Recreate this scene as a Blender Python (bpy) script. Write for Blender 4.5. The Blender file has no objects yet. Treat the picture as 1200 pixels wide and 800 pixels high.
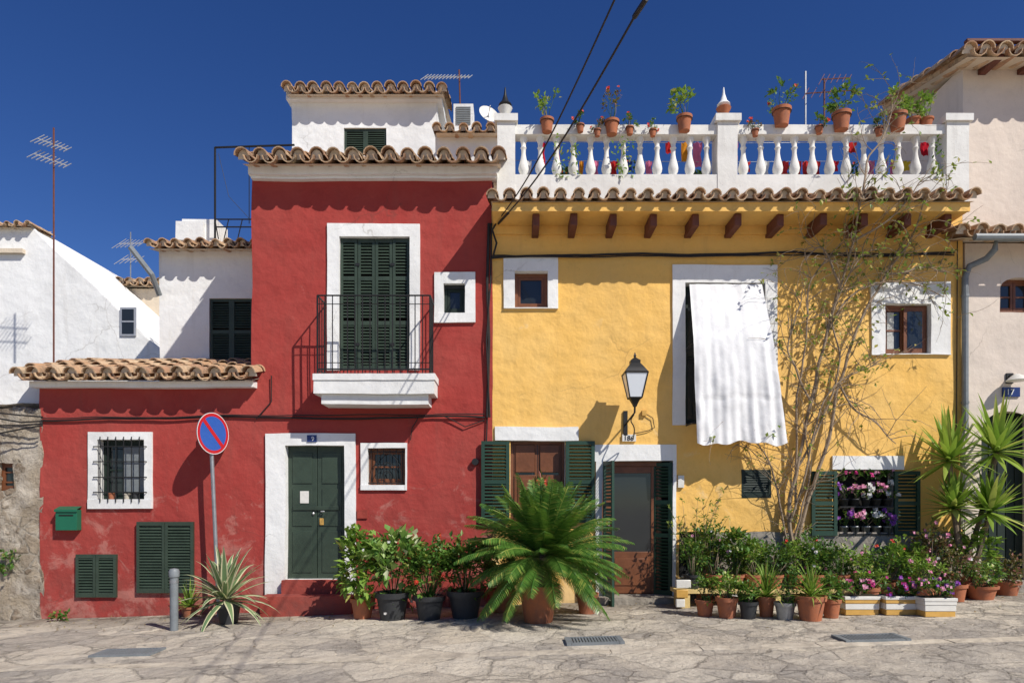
import bpy, math, random
from mathutils import Vector, Matrix, noise
random.seed(11)
R=random.uniform
# ---- street survey: camera station 10 m from the facades, eye 1.56 m; facade plane y=0 ----
EYE=1.56; F=800.0; D0=10.0
def X(px,y=0): return (px-600)/F*(D0+y)
def Z(py,y=0): return EYE+(590-py)/F*(D0+y)
def P(px,py,y=0): return Vector((X(px,y),y,Z(py,y)))
GA,GB=0.08,0.03
def gz(x): return GA+GB*max(-12,min(12,x))
def gp(px,py):
    d=(EYE-GA)*F/((py-590)+GB*(px-600))
    x=(px-600)/F*d
    return Vector((x,d-D0,gz(x))),d
# ---------------- materials ----------------
class N:
    def __init__(s,name):
        s.m=bpy.data.materials.new(name); s.m.use_nodes=True
        s.t=s.m.node_tree; s.bs=s.t.nodes['Principled BSDF']; s.out=s.t.nodes['Material Output']
        s.tc=s.t.nodes.new('ShaderNodeTexCoord').outputs['Object']; s._g=None
    def n(s,ty): return s.t.nodes.new(ty)
    def l(s,a,b): s.t.links.new(a,b)
    def island(s):
        if not s._g: s._g=s.n('ShaderNodeNewGeometry')
        return s._g.outputs['Random Per Island']
    def mapping(s,sc,vec=None):
        k=s.n('ShaderNodeMapping'); k.inputs['Scale'].default_value=sc; s.l(vec or s.tc,k.inputs[0]); return k.outputs[0]
    def noise(s,scale,detail=4,rough=.55,vec=None,dist=0):
        k=s.n('ShaderNodeTexNoise'); k.inputs['Scale'].default_value=scale; k.inputs['Detail'].default_value=detail
        k.inputs['Roughness'].default_value=rough; k.inputs['Distortion'].default_value=dist
        s.l(vec or s.tc,k.inputs['Vector']); return k.outputs['Fac']
    def vor(s,scale,feature='F1',vec=None,out='Distance'):
        k=s.n('ShaderNodeTexVoronoi'); k.feature=feature; k.inputs['Scale'].default_value=scale
        s.l(vec or s.tc,k.inputs['Vector']); return k.outputs[out]
    def mr(s,v,a,b,c=0,d=1):
        k=s.n('ShaderNodeMapRange'); s.l(v,k.inputs[0])
        for i,q in enumerate((a,b,c,d)): k.inputs[i+1].default_value=q
        return k.outputs[0]
    def math(s,op,a,b):
        k=s.n('ShaderNodeMath'); k.operation=op
        for i,q in enumerate((a,b)):
            if isinstance(q,(int,float)): k.inputs[i].default_value=q
            else: s.l(q,k.inputs[i])
        return k.outputs[0]
    def mix(s,a,b,f,mode='MIX'):
        k=s.n('ShaderNodeMix'); k.data_type='RGBA'; k.blend_type=mode
        for i,q in ((0,f),(6,a),(7,b)):
            if isinstance(q,(int,float)): k.inputs[i].default_value=q
            elif isinstance(q,tuple): k.inputs[i].default_value=(*q[:3],1)
            else: s.l(q,k.inputs[i])
        return k.outputs[2]
    def bump(s,h,dist,strength=1,prev=None):
        k=s.n('ShaderNodeBump'); k.inputs['Distance'].default_value=dist; k.inputs['Strength'].default_value=strength
        s.l(h,k.inputs['Height'])
        if prev: s.l(prev,k.inputs['Normal'])
        return k.outputs[0]
    def fin(s,col,rough=.8,nrm=None,metal=0,spec=.3):
        if isinstance(col,tuple): s.bs.inputs['Base Color'].default_value=(*col,1)
        else: s.l(col,s.bs.inputs['Base Color'])
        s.bs.inputs['Roughness'].default_value=rough; s.bs.inputs['Metallic'].default_value=metal
        s.bs.inputs['Specular IOR Level'].default_value=spec
        if nrm: s.l(nrm,s.bs.inputs['Normal'])
        return s.m
def mul(c,k): return tuple(min(1,x*k) for x in c)
def stucco(name,c,c2,dirt=(.25,.2,.17),coarse=.02,streak=.35,patch=0.5,zd=(-.2,1.1),peel=None):
    n=N(name)
    a=n.noise(.9,8,.62); col=n.mix(c,c2,n.mr(a,.42,.68,0,patch))
    col=n.mix(col,mul(c,.74),n.mr(n.noise(5,6,.7),.5,.8,0,.45))
    col=n.mix(col,mul(c,.64),n.mr(n.noise(.45,5,.6),.5,.72,0,.45))
    st=n.noise(1.0,6,.6,n.mapping((5,5,.45)))
    col=n.mix(col,dirt,n.mr(st,.56,.8,0,streak))
    sep=n.n('ShaderNodeSeparateXYZ'); n.l(n.tc,sep.inputs[0])
    g=n.mr(sep.outputs[2],zd[0],zd[1],1,0)
    col=n.mix(col,dirt,n.math('MULTIPLY',g,n.mr(n.noise(3.2,7,.7),.38,.7,0,.85)))
    if peel:
        pn=n.noise(2.1,9,.7,dist=.5); lo=n.mr(sep.outputs[2],.2,2.6,.30,.0)
        col=n.mix(col,peel,n.mr(n.math('ADD',pn,n.math('MULTIPLY',lo,.55)),.64,.72,0,.5))
    sp=n.mr(n.noise(60,2),.66,.72,0,.35); col=n.mix(col,mul(dirt,.8),sp)
    wv=n.n('ShaderNodeTexNoise'); wv.inputs['Scale'].default_value=2.2; wv.inputs['Detail'].default_value=6; n.l(n.tc,wv.inputs['Vector'])
    cr=n.vor(.75,'DISTANCE_TO_EDGE',n.mix(n.tc,wv.outputs['Color'],.3)); ck=n.math('MULTIPLY',n.mr(cr,.0,.005,1,0),n.mr(n.noise(.7,3),.54,.6,0,.45))
    col=n.mix(col,mul(dirt,.7),ck)
    b=n.bump(n.noise(2.6,5,.5),coarse*3.0,.8)
    b=n.bump(n.noise(11,5,.55),coarse*.5,.6,b)
    b=n.bump(n.noise(90,3,.6),.003,.5,b)
    return n.fin(col,.92,b,spec=.15)
def plain(name,c,rough=.6,var=.25,scale=12,bump=.003,metal=0,spec=.4,isl=0,dark=None):
    n=N(name)
    col=n.mix(c,dark or mul(c,.55),n.mr(n.noise(scale,6,.65),.4,.75,0,var*2))
    if isl: col=n.mix(col,mul(c,1.5),n.math('MULTIPLY',n.island(),isl))
    b=n.bump(n.noise(scale*4,4),bump,.8) if bump else None
    return n.fin(col,rough,b,metal,spec)
def leafm(name,c,c2,c3=None,tr=.3,rough=.45):
    n=N(name)
    col=n.mix(c,c2,n.island())
    if c3: col=n.mix(col,c3,n.mr(n.island(),.86,.9))
    n.fin(col,rough,None,0,.4)
    t=n.n('ShaderNodeBsdfTranslucent'); n.l(n.mix(col,(.25,.4,.03),.4),t.inputs[0])
    mx=n.n('ShaderNodeMixShader'); mx.inputs[0].default_value=tr
    n.l(n.bs.outputs[0],mx.inputs[1]); n.l(t.outputs[0],mx.inputs[2]); n.l(mx.outputs[0],n.out.inputs[0])
    return n.m
RED=stucco('red_render',(.345,.050,.042),(.40,.088,.07),(.21,.075,.06),.02,.35,.6,peel=(.47,.22,.18))
YEL=stucco('ochre_render',(.82,.49,.135),(.86,.57,.21),(.46,.28,.11),.02,.34,.65,(-.2,1.0),peel=(.78,.60,.35))
WHT=stucco('white_limewash',(.80,.80,.78),(.74,.73,.69),(.42,.38,.33),.012,.35,.5,(-.2,.7))
WHF=stucco('white_wall',(.82,.82,.80),(.77,.76,.73),(.5,.46,.4),.014,.4,.5)
PNK=stucco('pale_render',(.70,.60,.51),(.75,.67,.59),(.42,.36,.3),.013,.38,.5)
CRM=stucco('cream_render',(.66,.56,.43),(.6,.52,.42),(.35,.3,.24),.02,.5,.7)
BAL=stucco('cast_stone_white',(.76,.75,.71),(.66,.64,.59),(.34,.31,.28),.01,.55,.6)
DADO=stucco('grey_dado',(.30,.27,.23),(.38,.34,.28),(.15,.13,.11),.05,.5,.8)
def m_rubble():
    n=N('rubble_plaster')
    a=n.noise(1.7,9,.68,dist=.6)
    col=n.mix((.50,.41,.30),(.70,.62,.51),n.mr(a,.4,.6))
    col=n.mix(col,(.26,.20,.15),n.mr(n.noise(4,9,.78),.52,.68,0,.85))
    wn=n.n('ShaderNodeTexNoise'); wn.inputs['Scale'].default_value=3; wn.inputs['Detail'].default_value=5; n.l(n.tc,wn.inputs['Vector'])
    wv=n.mix(n.tc,wn.outputs['Color'],.12)
    vd=n.vor(5.2,'DISTANCE_TO_EDGE',wv); ed=n.mr(vd,.0,.09,1,0); vc=n.vor(5.2,'F1',wv,'Color')
    msk=n.mr(n.noise(1.1,5,.6),.48,.52)
    bw=n.n('ShaderNodeRGBToBW'); n.l(vc,bw.inputs[0])
    st=n.mix((.30,.22,.15),(.52,.43,.32),n.mr(bw.outputs[0],.25,.75)); st=n.mix(st,(.62,.56,.46),n.math('MULTIPLY',ed,.8))
    col=n.mix(col,st,n.math('MULTIPLY',msk,.8))
    b=n.bump(a,.22,1); b=n.bump(n.math('MULTIPLY',n.mr(vd,0,.12),msk),.045,.9,b); b=n.bump(n.noise(14,8,.75),.05,1,b)
    return n.fin(col,.95,b,spec=.1)
RUB=m_rubble()
def m_ground():
    n=N('worn_stone_paving')
    wn=n.n('ShaderNodeTexNoise'); wn.inputs['Scale'].default_value=2.3; wn.inputs['Detail'].default_value=7; wn.inputs['Roughness'].default_value=.65; n.l(n.tc,wn.inputs['Vector'])
    w=n.mix(n.tc,wn.outputs['Color'],.22)
    vd=n.vor(1.9,'DISTANCE_TO_EDGE',w); vc=n.vor(1.9,'F1',w,'Color')
    vd2=n.vor(4.6,'DISTANCE_TO_EDGE',w); vc2=n.vor(4.6,'F1',w,'Color')
    reg=n.mr(n.noise(.5,4),.44,.52)
    crack=n.math('MULTIPLY',n.mr(vd,.0,.03,1,0),n.mr(n.noise(1.6,5,.7),.4,.6,.05,.9))
    crack2=n.math('MULTIPLY',n.math('MULTIPLY',n.mr(vd2,.0,.07,1,0),reg),n.mr(n.noise(2.4,5,.7),.4,.6,.1,.8))
    big=n.noise(.6,8,.65)
    col=n.mix((.66,.57,.44),(.46,.41,.345),n.mr(big,.36,.64))
    b1=n.n('ShaderNodeRGBToBW'); n.l(vc,b1.inputs[0]); b2=n.n('ShaderNodeRGBToBW'); n.l(vc2,b2.inputs[0])
    col=n.mix(col,(.76,.68,.55),n.mr(b1.outputs[0],.4,.75,0,.6))
    col=n.mix(col,(.38,.34,.30),n.mr(b1.outputs[0],.42,.2,0,.4))
    col=n.mix(col,(.36,.325,.285),n.math('MULTIPLY',reg,n.mr(b2.outputs[0],.6,.25,0,.6)))
    col=n.mix(col,(.25,.22,.185),n.mr(n.noise(3.6,10,.78,dist=.6),.51,.67,0,.75))
    col=n.mix(col,(.80,.73,.61),n.mr(n.noise(8,9,.78),.54,.70,0,.6))
    col=n.mix(col,(.20,.17,.14),n.mr(n.noise(26,5,.7),.60,.72,0,.5))
    col=n.mix(col,(.22,.19,.155),n.math('MULTIPLY',crack,.6))
    col=n.mix(col,(.23,.20,.165),n.math('MULTIPLY',crack2,.75))
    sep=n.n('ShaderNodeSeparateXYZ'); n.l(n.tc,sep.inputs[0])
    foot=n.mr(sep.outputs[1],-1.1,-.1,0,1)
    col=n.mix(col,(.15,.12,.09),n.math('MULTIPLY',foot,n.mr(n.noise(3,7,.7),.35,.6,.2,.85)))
    b=n.bump(n.noise(2.4,6,.6),.12,.9)
    b=n.bump(n.math('MAXIMUM',crack,crack2),-.025,1,b)
    b=n.bump(n.noise(9,7,.7),.05,.9,b)
    b=n.bump(n.noise(40,6,.72),.012,1,b)
    return n.fin(col,.88,b,spec=.2)
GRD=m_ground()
KERB=stucco('kerb_stone',(.58,.51,.40),(.66,.6,.5),(.24,.2,.16),.04,.5,.8)
def m_tile():
    n=N('clay_roof_tile')
    i=n.island()
    col=n.mix((.50,.30,.17),(.62,.47,.31),n.mr(i,0,1)); col=n.mix(col,(.38,.19,.11),n.mr(i,.78,.82,0,.75))
    col=n.mix(col,(.13,.11,.085),n.mr(n.noise(7,8,.72),.47,.7,0,.85))
    col=n.mix(col,(.55,.47,.30),n.mr(n.noise(18,5,.7),.56,.7,0,.65))
    return n.fin(col,.9,n.bump(n.noise(40,5,.7),.008,1),spec=.15)
TIL=m_tile()
GRN=plain('dark_green_paint',(.018,.052,.034),.5,.3,6,.002,isl=.25)
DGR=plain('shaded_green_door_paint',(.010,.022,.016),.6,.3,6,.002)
GRN2=plain('olive_green_paint',(.036,.056,.038),.5,.4,6,.002,isl=.2)
WOOD=plain('brown_wood',(.19,.068,.028),.45,.45,5,.004)
BEAM=plain('red_brown_beam',(.15,.05,.032),.7,.4,7,.006)
BLK=plain('black_iron',(.014,.014,.014),.5,.2,20,.001)
CAB=plain('cable_rubber',(.02,.018,.017),.6,.2,10,0)
GALV=plain('galvanised_steel',(.34,.35,.36),.45,.3,15,.001,metal=.6)
GREY=plain('grey_paint',(.20,.22,.23),.5,.3,10,.001)
ALU=plain('aluminium',(.55,.55,.55),.4,.2,20,0,metal=.5)
TER=plain('terracotta',(.40,.135,.06),.85,.4,9,.003,isl=.2,dark=(.2,.1,.07))
DPOT=plain('dark_plastic_pot',(.035,.037,.04),.55,.3,9,.001)
SOIL=plain('soil',(.05,.035,.022),1,.4,30,.02)
CER=plain('white_ceramic',(.72,.70,.64),.35,.15,12,.001); CEY=plain('yellow_ceramic',(.62,.36,.09),.4,.2,12,.001)
PLW=plain('yellow_painted_block',(.7,.52,.22),.8,.3,8,.004)
DARK=plain('dark_interior',(.012,.011,.010),.9,.2,5,0)
MAIL=plain('green_mailbox_paint',(.012,.13,.07),.4,.15,9,0)
REDP=stucco('red_step_paint',(.33,.055,.04),(.36,.09,.07),(.14,.07,.06),.02,.4,.6)
BARK=plain('bark',(.22,.165,.115),.95,.5,18,.012)
BARK2=plain('pale_stem',(.32,.24,.165),.9,.4,18,.006)
SGB=plain('sign_blue',(.03,.11,.42),.35,.1,9,0); SGR=plain('sign_red',(.5,.02,.025),.35,.1,9,0); SGW=plain('sign_white',(.75,.75,.75),.4,.1,9,0)
BLUE=plain('enamel_blue',(.02,.04,.16),.3,.1,9,0)
BIEGE=plain('pvc_beige',(.5,.45,.36),.6,.2,9,0)
LACE=plain('lace_curtain',(.5,.5,.47),.9,.4,30,.002)
def m_glass():
    n=N('window_glass'); n.fin((.02,.024,.026),.06,n.bump(n.noise(1.5,2),.004,.5),0,.6); return n.m
GLS=m_glass()
def m_lampglass():
    n=N('frosted_lantern_glass'); n.fin((.72,.76,.80),.2,None,0,.6); return n.m
LGL=m_lampglass()
def m_cloth(name,c,tr=.35):
    n=N(name); sc=n.noise(140,2)
    col=n.mix(c,mul(c,.86),n.mr(n.noise(5,5),.4,.7))
    n.fin(col,.95,n.bump(n.noise(9,5,.6),.012,.7,n.bump(sc,.002,.5)),0,.1)
    t=n.n('ShaderNodeBsdfTranslucent'); n.l(col,t.inputs[0]); mx=n.n('ShaderNodeMixShader'); mx.inputs[0].default_value=tr
    n.l(n.bs.outputs[0],mx.inputs[1]); n.l(t.outputs[0],mx.inputs[2]); n.l(mx.outputs[0],n.out.inputs[0]); return n.m
CLO=m_cloth('white_cotton',(.88,.88,.88),.08)
LF_D=leafm('leaf_dark',(.035,.095,.02),(.08,.17,.035))
LF_M=leafm('leaf_mid',(.06,.16,.028),(.14,.26,.045),(.28,.30,.07))
LF_L=leafm('leaf_light',(.15,.29,.04),(.29,.43,.075),(.45,.44,.12))
LF_V=leafm('leaf_variegated',(.12,.27,.05),(.34,.46,.12),(.66,.68,.42))
LF_CY=leafm('cycad_leaf',(.045,.13,.02),(.12,.24,.04),(.24,.30,.06),.2,.35)
LF_YU=leafm('yucca_leaf',(.17,.31,.045),(.36,.48,.08),(.52,.54,.14),.35)
LF_R=leafm('leaf_reddish',(.17,.06,.05),(.11,.17,.04),(.35,.14,.12))
LF_DRY=leafm('dry_leaf',(.30,.21,.09),(.22,.13,.05),(.4,.34,.15))
LF_CL=leafm('climber_leaf',(.17,.26,.05),(.32,.34,.08),(.5,.42,.14),.4)
AG_C=leafm('agave_cream',(.62,.58,.36),(.72,.68,.46),None,.2); AG_G=leafm('agave_green',(.12,.20,.09),(.19,.27,.12),None,.15)
FL_M=leafm('flower_magenta',(.60,.02,.20),(.7,.06,.32),None,.3); FL_P=leafm('flower_pink',(.8,.22,.42),(.8,.4,.55),None,.3)
FL_W=leafm('flower_white',(.8,.8,.78),(.75,.7,.7),None,.3); FL_R=leafm('flower_red',(.6,.02,.02),(.7,.08,.03),None,.3); FL_U=leafm('flower_purple',(.22,.03,.35),(.35,.08,.5),None,.3)
# ---------------- builder ----------------
def empty(name,loc=(0,0,0)):
    e=bpy.data.objects.new(name,None); bpy.context.scene.collection.objects.link(e); e.location=(0,0,0); e.empty_display_size=.2; return e
class B:
    def __init__(s): s.V=[];s.F=[];s.M=[];s.mats=[];s.xf=None
    def mi(s,m):
        if m not in s.mats: s.mats.append(m)
        return s.mats.index(m)
    def v(s,p):
        p=Vector(p)
        if s.xf: p=s.xf@p
        s.V.append(p); return len(s.V)-1
    def f(s,idx,m): s.F.append(tuple(idx)); s.M.append(s.mi(m))
    def poly(s,pts,m): s.f([s.v(p) for p in pts],m)
    def grid(s,o,u,w,nu,nv,m):
        o=Vector(o);u=Vector(u);w=Vector(w)
        T=[[s.v(o+u*(i/nu)+w*(j/nv)) for i in range(nu+1)] for j in range(nv+1)]
        for j in range(nv):
            for i in range(nu): s.f((T[j][i],T[j][i+1],T[j+1][i+1],T[j+1][i]),m)
    def box(s,x0,x1,y0,y1,z0,z1,m,sub=None):
        if x0>x1:x0,x1=x1,x0
        if z0>z1:z0,z1=z1,z0
        if not sub:
            i=[s.v((x,y,z)) for z in (z0,z1) for y in (y0,y1) for x in (x0,x1)]
            for q in ((0,2,3,1),(4,5,7,6),(0,1,5,4),(2,6,7,3),(0,4,6,2),(1,3,7,5)): s.f([i[k] for k in q],m)
            return
        c=lambda a:max(1,int(math.ceil(a/sub)))
        nx,ny,nz=c(x1-x0),c(y1-y0),c(z1-z0); dx,dy,dz=(x1-x0,0,0),(0,y1-y0,0),(0,0,z1-z0)
        s.grid((x0,y0,z0),dx,dz,nx,nz,m); s.grid((x1,y1,z0),(x0-x1,0,0),dz,nx,nz,m)
        s.grid((x0,y1,z0),(0,y0-y1,0),dz,ny,nz,m); s.grid((x1,y0,z0),dy,dz,ny,nz,m)
        s.grid((x0,y0,z1),dx,dy,nx,ny,m); s.grid((x0,y1,z0),dx,(0,y0-y1,0),nx,ny,m)
    def tube(s,pts,r,m,n=6,caps=True):
        pts=[Vector(p) for p in pts]; k=len(pts)
        if isinstance(r,(int,float)): r=[r]*k
        rings=[]; up=Vector((0,0,1)); prev=None
        for i,p in enumerate(pts):
            t=(pts[min(i+1,k-1)]-pts[max(i-1,0)])
            if t.length<1e-6: t=Vector((0,0,1))
            t.normalize()
            a=prev if prev and abs(prev.dot(t))<.95 else (Vector((1,0,0)) if abs(t.z)>.9 else up)
            e1=(a-t*a.dot(t)).normalized(); prev=e1; e2=t.cross(e1)
            rings.append([s.v(p+(e1*math.cos(q*math.tau/n)+e2*math.sin(q*math.tau/n))*r[i]) for q in range(n)])
        for a,b in zip(rings,rings[1:]):
            for q in range(n): s.f((a[q],a[(q+1)%n],b[(q+1)%n],b[q]),m)
        if caps: s.f(rings[0][::-1],m); s.f(rings[-1],m)
    def lathe(s,c,prof,m,n=16,rot=0):
        c=Vector(c); rings=[]
        for (r,z) in prof: rings.append([s.v(c+Vector((r*math.cos(rot+q*math.tau/n),r*math.sin(rot+q*math.tau/n),z))) for q in range(n)])
        for a,b in zip(rings,rings[1:]):
            for q in range(n): s.f((a[q],a[(q+1)%n],b[(q+1)%n],b[q]),m)
        s.f(rings[0][::-1],m); s.f(rings[-1],m)
    def done(s,name,parent=None,wob=0,fr=1.1,ang=35,bevel=0):
        if wob:
            s.V=[p+noise.noise_vector(p*fr)*wob+noise.noise_vector(p*fr*3.7)*wob*.35 for p in s.V]
        me=bpy.data.meshes.new(name); me.from_pydata([tuple(p) for p in s.V],[],s.F)
        for m in s.mats: me.materials.append(m)
        me.polygons.foreach_set('material_index',s.M); me.polygons.foreach_set('use_smooth',[True]*len(s.F))
        me.update()
        if ang: me.set_sharp_from_angle(angle=math.radians(ang))
        o=bpy.data.objects.new(name,me); bpy.context.scene.collection.objects.link(o)
        if parent: o.parent=parent
        if bevel:
            bv=o.modifiers.new('bevel','BEVEL'); bv.width=bevel; bv.segments=2; bv.limit_method='ANGLE'; bv.angle_limit=math.radians(50)
        return o
def wall(b,x0,x1,z0,z1,y,holes,m,mr=None,depth=.2,sub=.22):
    def axis(a,c,ex):
        k=sorted(set([round(a,4),round(c,4)]+[round(e,4) for e in ex if a<e<c])); o=[]
        for p,q in zip(k,k[1:]):
            n=max(1,int(math.ceil((q-p)/sub))); o+= [p+(q-p)*i/n for i in range(n)]
        return o+[k[-1]]
    xs=axis(x0,x1,[h[i] for h in holes for i in (0,1)]); zs=axis(z0,z1,[h[i] for h in holes for i in (2,3)])
    T={}
    def g(i,j):
        if (i,j) not in T: T[i,j]=b.v((xs[i],y,zs[j]))
        return T[i,j]
    for j in range(len(zs)-1):
        for i in range(len(xs)-1):
            cx=(xs[i]+xs[i+1])/2; cz=(zs[j]+zs[j+1])/2
            if any(h[0]<cx<h[1] and h[2]<cz<h[3] for h in holes): continue
            b.f((g(i,j),g(i+1,j),g(i+1,j+1),g(i,j+1)),m)
    for h in holes:
        a,c,e,f=h[:4]; r=mr or m
        b.grid((a,y,e),(0,depth,0),(0,0,f-e),1,max(1,int((f-e)/sub)),r); b.grid((c,y,e),(0,depth,0),(0,0,f-e),1,max(1,int((f-e)/sub)),r)
        b.grid((a,y,f),(c-a,0,0),(0,depth,0),max(1,int((c-a)/sub)),1,r); b.grid((a,y,e),(c-a,0,0),(0,depth,0),max(1,int((c-a)/sub)),1,r)
        b.poly([(a-.1,y+depth,e-.1),(c+.1,y+depth,e-.1),(c+.1,y+depth,f+.1),(a-.1,y+depth,f+.1)],DARK)
def hp(px0,px1,py0,py1,y=0): return (X(px0,y),X(px1,y),Z(py1,y),Z(py0,y))
def surround(b,o,i,y0,m,t=.03,bottom=True):
    ox0,ox1,oz0,oz1=o; ix0,ix1,iz0,iz1=i; s=.12
    b.box(ox0,ox1,y0-t,y0+.02,iz1,oz1,m,s)
    zb=iz0 if bottom else oz0
    b.box(ox0,ix0,y0-t,y0+.02,zb,iz1,m,s); b.box(ix1,ox1,y0-t,y0+.02,zb,iz1,m,s)
    if bottom: b.box(ox0,ox1,y0-t-.01,y0+.02,oz0,iz0,m,s)
def shutter(b,x0,x1,z0,z1,yf,m,rails=(.5,),gap=.042,st=.045,th=.032):
    b.box(x0,x0+st,yf,yf+th,z0,z1,m); b.box(x1-st,x1,yf,yf+th,z0,z1,m)
    e=.002; ys=[z0]+[z0+(z1-z0)*r for r in rails]+[z1]
    b.box(x0+st,x1-st,yf+e,yf+th-e,z0,z0+.07,m); b.box(x0+st,x1-st,yf+e,yf+th-e,z1-.055,z1,m)
    for r in ys[1:-1]: b.box(x0+st,x1-st,yf+e,yf+th-e,r-.03,r+.03,m)
    z=z0+.085
    while z<z1-.075:
        if not any(abs(z+.01-r)<.045 for r in ys[1:-1]):
            a=yf+.003+R(-.001,.001); c=yf+th-.004
            t=.007
            i=[b.v(p) for p in ((x0+st,a,z),(x1-st,a,z),(x1-st,c,z+.03),(x0+st,c,z+.03),(x0+st,a,z+t),(x1-st,a,z+t),(x1-st,c,z+.03+t),(x0+st,c,z+.03+t))]
            for q in ((0,1,5,4),(4,5,6,7),(0,3,2,1),(3,7,6,2)): b.f([i[k] for k in q],m)
        z+=gap
def casement(b,x0,x1,z0,z1,y,m,leaves=2,cross=(.55,),fw=.045):
    b.box(x0,x0+fw,y,y+.06,z0,z1,m); b.box(x1-fw,x1,y,y+.06,z0,z1,m)
    b.box(x0+fw,x1-fw,y+.002,y+.058,z1-fw,z1,m); b.box(x0+fw,x1-fw,y+.002,y+.058,z0,z0+fw,m)
    w=(x1-x0-2*fw)/leaves
    for k in range(leaves):
        a=x0+fw+k*w+.004; c=a+w-.008; s=.035
        b.box(a,a+s,y+.012,y+.05,z0+fw,z1-fw,m); b.box(c-s,c,y+.012,y+.05,z0+fw,z1-fw,m)
        b.box(a+s,c-s,y+.014,y+.048,z0+fw,z0+fw+.05,m); b.box(a+s,c-s,y+.014,y+.048,z1-fw-.04,z1-fw,m)
        for q in cross: zz=z0+(z1-z0)*q; b.box(a+s,c-s,y+.016,y+.046,zz-.012,zz+.012,m)
    b.poly([(x0+.01,y+.035,z0+.01),(x1-.01,y+.035,z0+.01),(x1-.01,y+.035,z1-.01),(x0+.01,y+.035,z1-.01)],GLS)
def shell(b,o,u,n,ex,L,r0,r1,m,t=.015,seg=7):
    rows=[]
    for (s,r) in ((0,r0),(L,r1)):
        for rr in (r,r-t):
            rows.append([b.v(o+u*s+ex*(math.cos(math.pi*k/seg)*rr)+n*(math.sin(math.pi*k/seg)*rr)) for k in range(seg+1)])
    for k in range(seg):
        b.f((rows[0][k],rows[0][k+1],rows[2][k+1],rows[2][k]),m); b.f((rows[1][k],rows[3][k],rows[3][k+1],rows[1][k+1]),m)
        b.f((rows[0][k],rows[1][k],rows[1][k+1],rows[0][k+1]),m)
def tiles(b,x0,x1,y0,z0,pitch,rows,run=None,sp=.255,L=.44,step=.34,rs=1,dk=True):
    p=math.radians(pitch)
    u=Vector((0,math.cos(p),math.sin(p))); n=Vector((0,-math.sin(p),math.cos(p))); ex=Vector((1,0,0))
    W=(x1-x0); k=max(1,round(W/sp)); sp=W/k; O=Vector((x0,y0,z0))
    for i in range(k+1):
        for r in range(rows):
            q=Vector((R(-.012,.012),R(-.018,.018),R(-.010,.010)))
            if i<k:
                o=O+ex*((i+.5)*sp)+u*(r*step-.02)+n*(.115*rs)+q
                shell(b,o,(u+n*-.04+ex*R(-.02,.02)).normalized(),-n,ex,L,.105*rs,.12*rs,TIL)
            o=O+ex*(i*sp)+u*(r*step)+n*(.112*rs)+q
            shell(b,o,(u-n*.055+ex*R(-.03,.03)).normalized(),n,ex,L,.108*rs+R(-.006,.006),.088*rs,TIL)
            if r==0:
                c=O+ex*(i*sp)+u*.07+n*.06*rs
                b.poly([c+ex*(math.cos(math.pi*j/6)*.088*rs)+n*(math.sin(math.pi*j/6)*.13*rs) for j in range(7)],CRM)
    if dk:
        run=run or rows*step
        a=O-ex*.02; b.poly([a+u*.03,a+u*.03+ex*(W+.04),a+u*run+ex*(W+.04),a+u*run],CRM)
        s=u*(rows*step)+n*.15*rs
        if run>rows*step+.1:
            b.poly([a+s,a+s+ex*W,a+u*run+n*.15+ex*W,a+u*run+n*.15],TIL)
# ---------------- plants ----------------
def rdir():
    while 1:
        v=Vector((R(-1,1),R(-1,1),R(-1,1)))
        if .1<v.length<1: return v.normalized()
def leaf(b,p,d,L,w,m,fold=.25):
    d=d.normalized(); s=d.cross(Vector((0,0,1)))
    s=(s if s.length>.1 else Vector((1,0,0))).normalized(); s=(s+rdir()*.5).normalized(); s=(s-d*s.dot(d)).normalized(); n=s.cross(d)
    a=b.v(p);t=b.v(p+d*L-n*L*.15);l=b.v(p+d*L*.45+s*w+n*w*fold);r=b.v(p+d*L*.45-s*w+n*w*fold)
    b.f((a,l,t),m); b.f((a,t,r),m)
def bush(b,c,rx,ry,rz,n,L,m,stems=8,flowers=None,nf=0,w=.32,fs=.022):
    n=int(n*1.7)
    c=Vector(c); base=c-Vector((0,0,rz)); seeds=[]
    nc=max(7,int(n/24))
    for _ in range(nc):
        d=rdir(); k=R(.3,1.05)**.8; seeds.append(c+Vector((d.x*rx,d.y*ry,(abs(d.z) if R(0,1)<.6 else d.z)*rz))*k)
    for i in range(n):
        s=random.choice(seeds); q=s+rdir()*R(0,1)*min(rx,rz)*.46
        d=((q-c).normalized()*.8+rdir()*.8+Vector((0,0,.25)))
        leaf(b,q,d,L*R(.6,1.25),L*w*R(.7,1.2),m)
    for s in seeds:
        mid=(base+s)/2+Vector((R(-.03,.03),R(-.03,.03),0)); b.tube([base+Vector((R(-.02,.02),R(-.02,.02),0)),mid,s],[.005,.004,.002],BARK2 if R(0,1)<.3 else LF_D,4)
    if flowers:
        for _ in range(nf):
            s=random.choice(seeds); d=(s-c).normalized()+Vector((0,-.6,.4)); p=s+d.normalized()*min(rx,rz)*R(.3,.55)
            flower(b,p,fs*R(.7,1.2),random.choice(flowers))
def flower(b,p,r,m):
    for _ in range(3):
        n=(Vector((R(-.6,.6),-1,R(-.2,.8)))).normalized(); s=n.cross(Vector((0,0,1))).normalized(); t=s.cross(n); q=p+rdir()*r*.7
        c=b.v(q); ring=[b.v(q+(s*math.cos(k*math.tau/8)+t*math.sin(k*math.tau/8))*r*(1 if k%2 else .62)+n*r*.35) for k in range(8)]
        for k in range(8): b.f((c,ring[k],ring[(k+1)%8]),m)
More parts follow.
